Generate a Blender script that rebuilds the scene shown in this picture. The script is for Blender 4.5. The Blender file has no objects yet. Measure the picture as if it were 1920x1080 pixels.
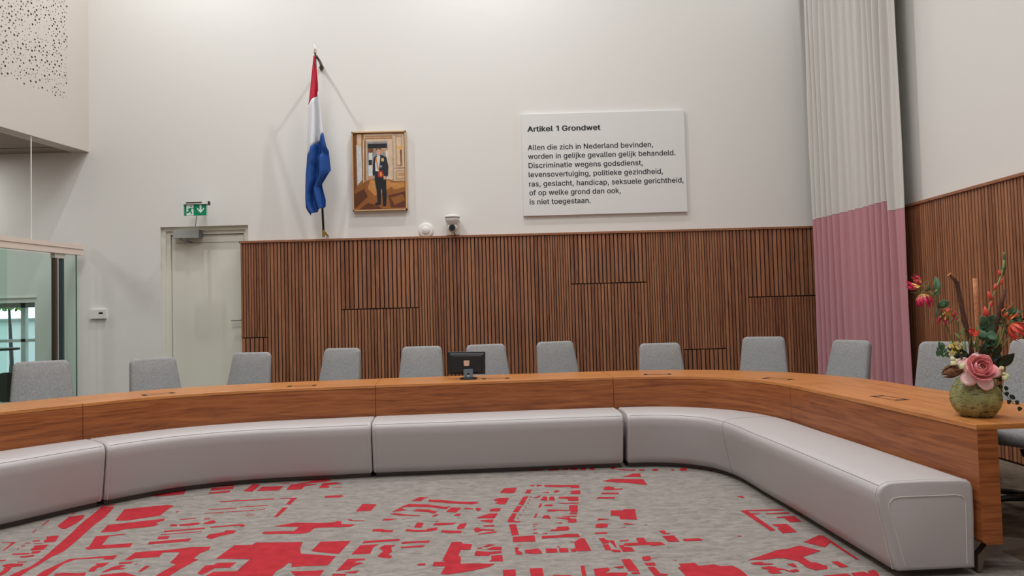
import bpy, bmesh, math, random
from mathutils import Vector, Matrix, Quaternion
from math import sin, cos, pi, radians, sqrt, atan2, hypot

# ------------------------------------------------------------------ camera, world, light, exposure
sc = bpy.context.scene
col = sc.collection
EYE = Vector((0, 0, 1.36))
FPX = 1350.0                      # focal length in pixels of a 1920 px wide frame
ROT = Matrix.Rotation(radians(92.1), 3, 'X') @ Matrix.Rotation(radians(-1.53), 3, 'Z')
cam_d = bpy.data.cameras.new('camera'); cam = bpy.data.objects.new('camera', cam_d); col.objects.link(cam)
cam_d.sensor_width = 36; cam_d.lens = FPX / 1920 * 36; cam_d.clip_start = .05; cam_d.clip_end = 200
cam.matrix_world = Matrix.Translation(EYE) @ ROT.to_4x4()
sc.camera = cam
sc.view_settings.view_transform = 'Standard'; sc.view_settings.look = 'None'
sc.view_settings.gamma = 1; sc.view_settings.exposure = 0.0; sc.view_settings.use_curve_mapping = False

w = bpy.data.worlds.new('sky'); sc.world = w; w.use_nodes = True
bg = w.node_tree.nodes['Background']; bg.inputs[0].default_value = (.80, .92, 1.0, 1); bg.inputs[1].default_value = 2.6

def area_lamp(name, loc, sx, sy, watts, colr=(1, .95, .88), aim=None, shape='RECTANGLE', spread=180):
    d = bpy.data.lights.new(name, 'AREA'); d.shape = shape; d.size = sx; d.size_y = sy
    d.energy = watts; d.color = colr; d.spread = radians(spread)
    o = bpy.data.objects.new(name, d); col.objects.link(o); o.location = loc
    if aim is not None:
        o.rotation_euler = (Vector(aim) - Vector(loc)).to_track_quat('-Z', 'Y').to_euler()
    return o
for lx, ly, e in ((-2.9, 5.0, 112), (1.2, 5.2, 92), (-2.9, 1.2, 104), (1.2, 1.2, 84), (-2.6, -2.2, 90), (1.6, -2.2, 80)):
    area_lamp('ceiling_panel_light', (lx, ly, 8.05), 1.8, 1.2, e, (.975, 1, 1), spread=140)
for lx, ly, lz, e in ((-3.95, 7.8, 7.6, 76), (-.2, 7.8, 7.7, 84), (3.6, 8.1, 7.6, 32)):
    area_lamp('wall_washer_light', (lx, ly, lz), .12, .12, e, (.98, 1, 1), (lx, 9.3, 2.6), 'DISK')
for ly in (6.4, 8.6): area_lamp('lobby_fill_light', (-7.4, ly, 3.58), .3, .3, 22, (1, 1, .95), (-7.4, ly, 0), 'DISK')  # fill lamps added to brighten the dim lobby behind the glass

# ------------------------------------------------------------------ helpers
def at(px, py, Y):
    """world point seen at a pixel of the photograph on the plane y = Y"""
    d = ROT @ Vector(((px - 960) / FPX, (540 - py) / FPX, -1))
    return EYE + d * (Y / d.y)

def lin(r, g, b):
    f = lambda c: c / 12.92 if c <= .04045 else ((c + .055) / 1.055) ** 2.4
    return (f(r / 255), f(g / 255), f(b / 255), 1)

MATS = {}
def mat(name, colr, rough=.6, metal=0, spec=.5, noise=0, nscale=40, bump=0, bscale=200, coat=0):
    m = bpy.data.materials.new(name); m.use_nodes = True; MATS[name] = m
    nt = m.node_tree; b = nt.nodes['Principled BSDF']
    b.inputs['Base Color'].default_value = colr; b.inputs['Roughness'].default_value = rough
    b.inputs['Metallic'].default_value = metal; b.inputs['Specular IOR Level'].default_value = spec
    b.inputs['Coat Weight'].default_value = coat
    tc = nt.nodes.new('ShaderNodeTexCoord')
    if noise:
        n = nt.nodes.new('ShaderNodeTexNoise'); n.inputs['Scale'].default_value = nscale; n.inputs['Detail'].default_value = 4
        nt.links.new(tc.outputs['Object'], n.inputs['Vector'])
        r = nt.nodes.new('ShaderNodeMapRange'); r.inputs[1].default_value = .3; r.inputs[2].default_value = .7
        r.inputs[3].default_value = 1 - noise; r.inputs[4].default_value = 1 + noise
        nt.links.new(n.outputs['Fac'], r.inputs[0])
        mx = nt.nodes.new('ShaderNodeVectorMath'); mx.operation = 'SCALE'; mx.inputs[0].default_value = colr[:3]
        nt.links.new(r.outputs[0], mx.inputs['Scale']); nt.links.new(mx.outputs[0], b.inputs['Base Color'])
    if bump:
        n = nt.nodes.new('ShaderNodeTexNoise'); n.inputs['Scale'].default_value = bscale; n.inputs['Detail'].default_value = 3
        nt.links.new(tc.outputs['Object'], n.inputs['Vector'])
        bp = nt.nodes.new('ShaderNodeBump'); bp.inputs['Strength'].default_value = bump; bp.inputs['Distance'].default_value = .002
        nt.links.new(n.outputs['Fac'], bp.inputs['Height']); nt.links.new(bp.outputs[0], b.inputs['Normal'])
    return m

class MB:
    """collects geometry, builds ONE mesh object"""
    def __init__(s): s.v = []; s.f = []; s.m = []; s.uv = []; s.t = []
    def face(s, idx, mi=0, uv=None, tint=0.): s.f.append(tuple(idx)); s.m.append(mi); s.uv.append(uv); s.t.append(tint)
    def quad(s, a, b, c, d, mi=0, tint=0.):
        n = len(s.v); s.v += [Vector(p) for p in (a, b, c, d)]; s.face((n, n + 1, n + 2, n + 3), mi, None, tint)
    def poly(s, pts, mi=0):
        n = len(s.v); s.v += [Vector(p) for p in pts]; s.face(range(n, n + len(pts)), mi)
    def box(s, x0, x1, y0, y1, z0, z1, mi=0, tint=0., M=None):
        n = len(s.v)
        p = [Vector((x, y, z)) for z in (z0, z1) for y in (y0, y1) for x in (x0, x1)]
        if M: p = [M @ q for q in p]
        s.v += p
        for q in ((0, 2, 3, 1), (4, 5, 7, 6), (0, 1, 5, 4), (2, 6, 7, 3), (0, 4, 6, 2), (1, 3, 7, 5)):
            s.face([n + i for i in q], mi, None, tint)
    def rings(s, R, closed=True, cap0=True, cap1=True, mi=0, uvs=None):
        """R: list of rings (same number of points)"""
        n = len(s.v); k = len(R[0])
        for r in R: s.v += [Vector(p) for p in r]
        for i in range(len(R) - 1):
            for j in range(k if closed else k - 1):
                a = n + i * k + j; b = n + i * k + (j + 1) % k
                uv = None
                if uvs: uv = [uvs(i, j), uvs(i, j + 1), uvs(i + 1, j + 1), uvs(i + 1, j)]
                s.face((a, b, b + k, a + k), mi, uv)
        if cap0: s.face([n + j for j in range(k)][::-1], mi, [(p.x, p.z) for p in map(Vector, R[0])][::-1] if uvs else None)
        if cap1:
            q = n + (len(R) - 1) * k; s.face([q + j for j in range(k)], mi, [(p.x, p.z) for p in map(Vector, R[-1])] if uvs else None)
    def tube(s, pts, r, n=8, mi=0, cap=True):
        pts = [Vector(p) for p in pts]; R = []
        rr = r if isinstance(r, (list, tuple)) else [r] * len(pts)
        up = Vector((0, 0, 1)); prev = None
        for i, p in enumerate(pts):
            t = (pts[min(i + 1, len(pts) - 1)] - pts[max(i - 1, 0)]).normalized()
            if prev is None:
                a = t.orthogonal().normalized()
            else:
                a = (prev - t * prev.dot(t)).normalized()
            prev = a; b = t.cross(a)
            R.append([p + (a * cos(2 * pi * j / n) + b * sin(2 * pi * j / n)) * rr[i] for j in range(n)])
        s.rings(R, True, cap, cap, mi)
    def lathe(s, prof, c=(0, 0, 0), n=32, mi=0, M=None, cap=True):
        R = []
        for r, z in prof:
            q = [Vector((r * cos(2 * pi * j / n), r * sin(2 * pi * j / n), z)) for j in range(n)]
            if M: q = [M @ p for p in q]
            R.append([p + Vector(c) for p in q])
        s.rings(R, True, cap, cap, mi)
    def build(s, name, mats, parent=None, smooth=False, loc=None, auto=None):
        me = bpy.data.meshes.new(name); me.from_pydata([tuple(v) for v in s.v], [], s.f)
        if not isinstance(mats, (list, tuple)): mats = [mats]
        for m in mats: me.materials.append(m)
        me.polygons.foreach_set('material_index', s.m)
        if any(u is not None for u in s.uv):
            L = me.uv_layers.new(name='UVMap')
            for p, u in zip(me.polygons, s.uv):
                if u:
                    for li, q in zip(p.loop_indices, u): L.data[li].uv = q
        if any(s.t):
            a = me.attributes.new('tint', 'FLOAT', 'FACE'); a.data.foreach_set('value', s.t)
        bm = bmesh.new(); bm.from_mesh(me)
        bmesh.ops.recalc_face_normals(bm, faces=bm.faces[:]); bm.to_mesh(me); bm.free()
        if smooth:
            me.polygons.foreach_set('use_smooth', [True] * len(me.polygons))
            if auto is not None: me.set_sharp_from_angle(angle=radians(auto))
        me.update()
        o = bpy.data.objects.new(name, me); col.objects.link(o)
        if parent: o.parent = parent
        if loc: o.location = loc
        return o

def tag(o, label, cat=None, group=None, kind=None):
    o['label'] = label
    if cat: o['category'] = cat
    if group: o['group'] = group
    if kind: o['kind'] = kind
    return o
def struct(o): o['kind'] = 'structure'; return o
def empty(name, loc=(0, 0, 0), rz=0):
    e = bpy.data.objects.new(name, None); col.objects.link(e); e.location = loc; e.rotation_euler = (0, 0, rz)
    e.empty_display_size = .1; return e

def kids(o): return [c for c in bpy.data.objects if c.parent == o]
def copy_tree(o, parent=None):
    ch = kids(o); c = o.copy(); col.objects.link(c); c.parent = parent
    for k in ch: copy_tree(k, c)
    return c

def rounded_rect(w0, w1, h, r0, r1, n=6):
    """outline (x,z), bottom width w0, top width w1, bottom/top corner radii"""
    pts = []
    C = [(w0 / 2 - r0, r0, r0, -90), (w1 / 2 - r1, h - r1, r1, 0), (-(w1 / 2 - r1), h - r1, r1, 90), (-(w0 / 2 - r0), r0, r0, 180)]
    for cx, cz, r, a0 in C:
        for i in range(n + 1):
            a = radians(a0 + 90 * i / n); pts.append((cx + r * cos(a), cz + r * sin(a)))
    return pts
def slab_rings(outline, t, r, n=4, bow=0., cup=0.):
    """rings of a pillow shaped slab, thickness t along y, edge radius r"""
    cx = sum(p[0] for p in outline) / len(outline); cz = sum(p[1] for p in outline) / len(outline)
    W = max(abs(p[0] - cx) for p in outline); H = max(abs(p[1] - cz) for p in outline)
    S = []
    for i in range(n + 1):
        a = pi / 2 * i / n; S.append((r * (1 - sin(a)), -t / 2 + r * (1 - cos(a))))
    S = S + [(a, -y) for a, y in S[::-1]]
    S = [(W * .5, S[0][1] - bow), (W * .2 + r, S[0][1] - bow * .6)] + S + [(W * .2 + r, S[-1][1] + bow * .6), (W * .5, S[-1][1] + bow)]
    R = []
    for ins, y in S:
        kx = max(0, (W - ins) / W); kz = max(0, (H - ins) / H)
        R.append([Vector((cx + (x - cx) * kx, y + cup * (x * kx) ** 2, cz + (z - cz) * kz)) for x, z in outline])
    return R

def smoothpath(P, n=14):
    out = []
    Q = [2 * Vector(P[0]) - Vector(P[1])] + [Vector(p) for p in P] + [2 * Vector(P[-1]) - Vector(P[-2])]
    for i in range(1, len(Q) - 2):
        p0, p1, p2, p3 = Q[i - 1:i + 3]
        for k in range(n):
            t = k / n
            out.append(.5 * ((2 * p1) + (p2 - p0) * t + (2 * p0 - 5 * p1 + 4 * p2 - p3) * t * t + (3 * p1 - p0 - 3 * p2 + p3) * t ** 3))
    out.append(Q[-2].copy()); return out

class Path:
    def __init__(s, P):
        s.p = [Vector((a.x, a.y)) for a in smoothpath([Vector((x, y, 0)) for x, y in P])]
        s.s = [0]
        for a, b in zip(s.p, s.p[1:]): s.s.append(s.s[-1] + (b - a).length)
    def find(s, x, y):
        q = Vector((x, y)); i = min(range(len(s.p)), key=lambda k: (s.p[k] - q).length); return s.s[i]
    def at(s, u):
        """point, tangent, inward normal at arc length u"""
        u = max(0, min(s.s[-1] - 1e-6, u))
        i = max(k for k in range(len(s.s) - 1) if s.s[k] <= u)
        t = (u - s.s[i]) / (s.s[i + 1] - s.s[i]); p = s.p[i].lerp(s.p[i + 1], t)
        def tan(k): return (s.p[min(k + 1, len(s.p) - 1)] - s.p[max(k - 1, 0)]).normalized()
        tg = tan(i).lerp(tan(i + 1), t).normalized()
        return p, tg, Vector((tg.y, -tg.x))

def sweep(mb, path, s0, s1, prof, step=.06, mi=0, capround=0.):
    """prof(s) -> [(offset inward, z)...] closed; returns nothing"""
    n = max(2, int((s1 - s0) / step)); R = []; S = []
    vs = [s0 + (s1 - s0) * i / n for i in range(n + 1)]
    seq = [(u, 0.) for u in vs]
    if capround:
        r = capround
        seq = [(s0, r)] + [(s0 + r * (1 - cos(a)), r * (1 - sin(a))) for a in (.5, 1.0)] + [(u, 0.) for u in vs if s0 + r < u < s1 - r] \
            + [(s1 - r * (1 - cos(a)), r * (1 - sin(a))) for a in (1.0, .5)] + [(s1, r)]
        seq = sorted(seq)
    for u, ins in seq:
        p, tg, nn = path.at(u); pr = prof(u)
        if ins:
            cx = sum(q[0] for q in pr) / len(pr); cz = sum(q[1] for q in pr) / len(pr)
            wx = max(abs(q[0] - cx) for q in pr); wz = max(abs(q[1] - cz) for q in pr)
            pr = [(cx + (a - cx) * (wx - ins) / wx, cz + (z - cz) * (wz - ins) / wz) for a, z in pr]
        R.append([Vector((p.x + nn.x * a, p.y + nn.y * a, z)) for a, z in pr]); S.append(u)
    pr = prof(s0); L = [0]
    for a, b in zip(pr, pr[1:] + pr[:1]): L.append(L[-1] + hypot(a[0] - b[0], a[1] - b[1]))
    mb.rings(R, True, True, True, mi, lambda i, j: (S[i], L[j]))

# ------------------------------------------------------------------ materials
def wood(name, dark, mid, light, rough=.42, uv=True, gscale=1., tint=False, axis=None, contrast=1.):
    m = bpy.data.materials.new(name); m.use_nodes = True; nt = m.node_tree; b = nt.nodes['Principled BSDF']
    N = nt.nodes.new; L = nt.links.new
    tc = N('ShaderNodeTexCoord'); mp = N('ShaderNodeMapping')
    L(tc.outputs['UV' if uv else 'Object'], mp.inputs[0])
    mp.inputs['Scale'].default_value = axis or ((.55 * gscale, 9 * gscale, 1))
    n1 = N('ShaderNodeTexNoise'); n1.inputs['Scale'].default_value = 2.2; n1.inputs['Detail'].default_value = 6; n1.inputs['Distortion'].default_value = 1.6
    L(mp.outputs[0], n1.inputs['Vector'])
    mp2 = N('ShaderNodeMapping'); L(tc.outputs['UV' if uv else 'Object'], mp2.inputs[0])
    mp2.inputs['Scale'].default_value = tuple(k * q for k, q in zip(axis or (.55 * gscale, 9 * gscale, 1), (3, 7, 3)))
    n2 = N('ShaderNodeTexNoise'); n2.inputs['Scale'].default_value = 4; n2.inputs['Detail'].default_value = 5
    L(mp2.outputs[0], n2.inputs['Vector'])
    mx = N('ShaderNodeMix'); mx.inputs[0].default_value = .4
    L(n1.outputs['Fac'], mx.inputs[2]); L(n2.outputs['Fac'], mx.inputs[3])
    out = mx.outputs[0]
    if tint:
        at_ = N('ShaderNodeAttribute'); at_.attribute_name = 'tint'
        ad = N('ShaderNodeMath'); ad.operation = 'ADD'; L(out, ad.inputs[0]); L(at_.outputs['Fac'], ad.inputs[1]); out = ad.outputs[0]
    cr = N('ShaderNodeValToRGB'); e = cr.color_ramp.elements
    e[0].position = .5 - .17 / contrast; e[0].color = dark; e[1].position = .5 + .2 / contrast; e[1].color = light
    k = e.new(.5); k.color = mid
    L(out, cr.inputs[0]); L(cr.outputs[0], b.inputs['Base Color'])
    b.inputs['Roughness'].default_value = rough
    return m
WOOD_SHADED = wood('oiled_walnut_shaded', lin(92, 44, 18), lin(150, 84, 42), lin(176, 110, 62), .40, contrast=.92)  # front panels: shade mixed into the walnut as a darker colour
WOOD_LIT = wood('oiled_walnut_lit', lin(150, 88, 42), lin(190, 122, 66), lin(206, 142, 82), .36)  # same walnut, lightened in colour for the overhead light on the tops
SLAT = wood('slat_walnut', lin(112, 66, 46), lin(152, 100, 72), lin(182, 128, 90), .45, uv=False, tint=True, axis=(14, 14, .8), contrast=.72)
SLATB = mat('slat_backing', lin(44, 18, 8), .8)

WALL = mat('wall_paint', lin(227, 225, 221), .85, bump=.05, bscale=120)
FASC = mat('fascia_paint', lin(206, 198, 190), .85)
CEIL = mat('ceiling_paint', lin(235, 233, 230), .9)
SOFF = mat('soffit_panel', lin(150, 138, 128), .8)
HOLE = mat('perforation_hole', lin(70, 60, 50), .9)
DOORP = mat('door_paint', lin(222, 220, 208), .5)
WHITEP = mat('white_plastic', lin(232, 230, 226), .4)
GREYM = mat('grey_metal', lin(150, 152, 152), .4, .6)
BLACKP = mat('black_plastic', lin(22, 22, 24), .4)
DARKM = mat('dark_steel', lin(60, 58, 56), .4, .8)
GAP = mat('shadow_gap', lin(20, 16, 14), .9)
VINYL = mat('grey_leatherette', lin(180, 174, 174), .42, bump=.12, bscale=500)
STITCH = mat('stitch_piping', lin(206, 200, 196), .5)
FELT = mat('grey_melange_felt', lin(148, 148, 148), .95, noise=.26, nscale=130, bump=.5, bscale=300)
PLINTH = mat('plinth_grey', lin(112, 104, 102), .7)

def carpet():
    m = bpy.data.materials.new('carpet_grey'); m.use_nodes = True; nt = m.node_tree; b = nt.nodes['Principled BSDF']
    N = nt.nodes.new; L = nt.links.new
    tc = N('ShaderNodeTexCoord'); mp = N('ShaderNodeMapping'); mp.inputs['Scale'].default_value = (3.2, 7, 1); L(tc.outputs['Object'], mp.inputs[0])
    n = N('ShaderNodeTexNoise'); n.inputs['Scale'].default_value = 3; n.inputs['Detail'].default_value = 8; n.inputs['Roughness'].default_value = .7; n.inputs['Distortion'].default_value = .8
    L(mp.outputs[0], n.inputs['Vector'])
    cr = N('ShaderNodeValToRGB'); e = cr.color_ramp.elements
    e[0].position = .25; e[0].color = lin(108, 102, 97); e[1].position = .62; e[1].color = lin(150, 143, 137)
    L(n.outputs['Fac'], cr.inputs[0]); L(cr.outputs[0], b.inputs['Base Color'])
    b.inputs['Roughness'].default_value = .95; b.inputs['Specular IOR Level'].default_value = .1
    n2 = N('ShaderNodeTexNoise'); n2.inputs['Scale'].default_value = 250; L(tc.outputs['Object'], n2.inputs['Vector'])
    bp = N('ShaderNodeBump'); bp.inputs['Strength'].default_value = .5; bp.inputs['Distance'].default_value = .004
    L(n2.outputs['Fac'], bp.inputs['Height']); L(bp.outputs[0], b.inputs['Normal'])
    return m
CARPET = carpet()
RED = mat('carpet_red', lin(164, 44, 52), .95, spec=.1, noise=.14, nscale=14, bump=.4, bscale=250)
BROWNC = mat('carpet_brown', lin(112, 100, 88), .95, spec=.1, noise=.2, nscale=20)

def glass(name, tintc=(.88, .96, .93, 1)):
    m = bpy.data.materials.new(name); m.use_nodes = True; nt = m.node_tree; N = nt.nodes.new; L = nt.links.new
    for n in list(nt.nodes):
        if n.type != 'OUTPUT_MATERIAL': nt.nodes.remove(n)
    out = [n for n in nt.nodes if n.type == 'OUTPUT_MATERIAL'][0]
    t = N('ShaderNodeBsdfTransparent'); t.inputs[0].default_value = tintc
    g = N('ShaderNodeBsdfGlossy'); g.inputs['Roughness'].default_value = .03; g.inputs[0].default_value = (.9, 1, .95, 1)
    fr0 = N('ShaderNodeFresnel'); fr0.inputs[0].default_value = 1.35; ge = N('ShaderNodeNewGeometry'); iv = N('ShaderNodeMath'); iv.operation = 'SUBTRACT'; iv.inputs[0].default_value = 1; L(ge.outputs['Backfacing'], iv.inputs[1]); fr = N('ShaderNodeMath'); fr.operation = 'MULTIPLY'; L(fr0.outputs[0], fr.inputs[0]); L(iv.outputs[0], fr.inputs[1])
    mx = N('ShaderNodeMixShader'); L(fr.outputs[0], mx.inputs[0]); L(t.outputs[0], mx.inputs[1]); L(g.outputs[0], mx.inputs[2]); L(mx.outputs[0], out.inputs[0])
    return m
GLASS = glass('green_tinted_glass'); GLASSE = mat('glass_edge', lin(70, 110, 95), .2)
CLEAR = glass('clear_glass', (.93, .96, .95, 1))

# ------------------------------------------------------------------ room shell
YB = 9.3; XR = 4.2; ZC = 8.2
DX0, DX1, DZ = -4.54, -3.40, 2.61           # door recess
WX0, WX1, WZ0, WZ1 = -8.4, -6.17, .25, 1.68  # window beyond the glass partition
b = MB()
T = .3
b.box(-12, WX0, YB, YB + T, 0, ZC); b.box(WX0, WX1, YB, YB + T, 0, WZ0); b.box(WX0, WX1, YB, YB + T, WZ1, ZC)
b.box(WX1, DX0, YB, YB + T, 0, ZC); b.box(DX0, DX1, YB, YB + T, DZ, ZC); b.box(DX1, XR + T, YB, YB + T, 0, ZC)
struct(b.build('wall_back', WALL))
b = MB(); b.box(XR, XR + T, -6, YB, 0, ZC); struct(b.build('wall_right', WALL))
b = MB(); b.box(-12.3, XR + T, -6.3, -6, 0, ZC); struct(b.build('wall_front', WALL))
b = MB(); b.box(-12.3, -12, -6, YB + T, 0, ZC); struct(b.build('wall_lobby', WALL))
b = MB(); b.box(-12.3, XR + T, -6.3, YB + T, ZC, ZC + .2); struct(b.build('ceiling', CEIL))

# fascia of the upper floor on the left, splayed; soffit under it
FDX = .1756
def fx(y, z=0): return -5.46 - FDX * (YB - y)
b = MB(); ZS = 3.62; TH = .22; yf = -6
def fp(y, off, z): return Vector((fx(y) - off, y, z))
b.rings([[fp(YB, 0, ZS), fp(YB, 0, ZC), fp(YB, TH, ZC), fp(YB, TH, ZS)], [fp(yf, 0, ZS), fp(yf, 0, ZC), fp(yf, TH, ZC), fp(yf, TH, ZS)]])
rnd = random.Random(5); holes = []
tries = 0
while len(holes) < 1900 and tries < 60000:
    tries += 1
    y = rnd.uniform(6.4, 8.95); z = rnd.uniform(4.2, 6.2); r = rnd.choice([.005, .006, .007, .009, .0115, .0135])
    if any(abs(y - q[0]) < .045 and abs(z - q[1]) < .045 and hypot(y - q[0], z - q[1]) < .012 + r + q[2] for q in holes): continue
    holes.append((y, z, r))
for y, z, r in holes:
    b.poly([Vector((fx(y + r * cos(a)) + .0012, y + r * cos(a), z + r * sin(a))) for a in [2 * pi * k / 8 for k in range(8)]], 1)
struct(b.build('wall_left', [FASC, HOLE]))
b = MB(); b.rings([[fp(YB, TH, ZS), Vector((-12, YB, ZS)), Vector((-12, YB, ZS + .15)), fp(YB, TH, ZS + .15)], [fp(yf, TH, ZS), Vector((-12, yf, ZS)), Vector((-12, yf, ZS + .15)), fp(yf, TH, ZS + .15)]])
so = b.build('trim_soffit', SOFF); struct(so)
for k in range(9):   # joints of the soffit panels
    y = 9.0 - k * 1.2
    b = MB(); b.box(-12, fx(y) - TH, y - .006, y + .006, ZS - .002, ZS); b.build('panel_joint', GAP, so)

# floor: brown carpet outside, printed grey carpet inside the ring of tables
FP = [(-4.3, 2.2), (-4.38, 3.3), (-4.3, 4.1), (-4.07, 4.75), (-3.75, 5.25), (-3.4, 5.69), (-2.94, 6.14), (-2.31, 6.42), (-1.57, 6.54), (-1.27, 6.585), (-.75, 6.63), (-.18, 6.68), (.4, 6.72), (.92, 6.745), (1.25, 6.74), (1.55, 6.655), (1.79, 6.50), (1.98, 6.29), (2.10, 6.03), (2.17, 5.70), (2.20, 5.2), (2.235, 4.7), (2.26, 4.2), (2.29, 3.6)]
FRONT = Path(FP)
b = MB(); b.box(-12, XR, -6, YB, -.2, 0, 1)
ring = [FRONT.at(FRONT.s[-1] * i / 90) for i in range(91)]
pts = [Vector((p.x - n.x * .35, p.y - n.y * .35, .0006)) for p, t, n in ring]
pts = [Vector((-4.65, -4, .0006))] + pts + [Vector((2.64, -4, .0006))]
b.poly(pts, 0)
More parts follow.
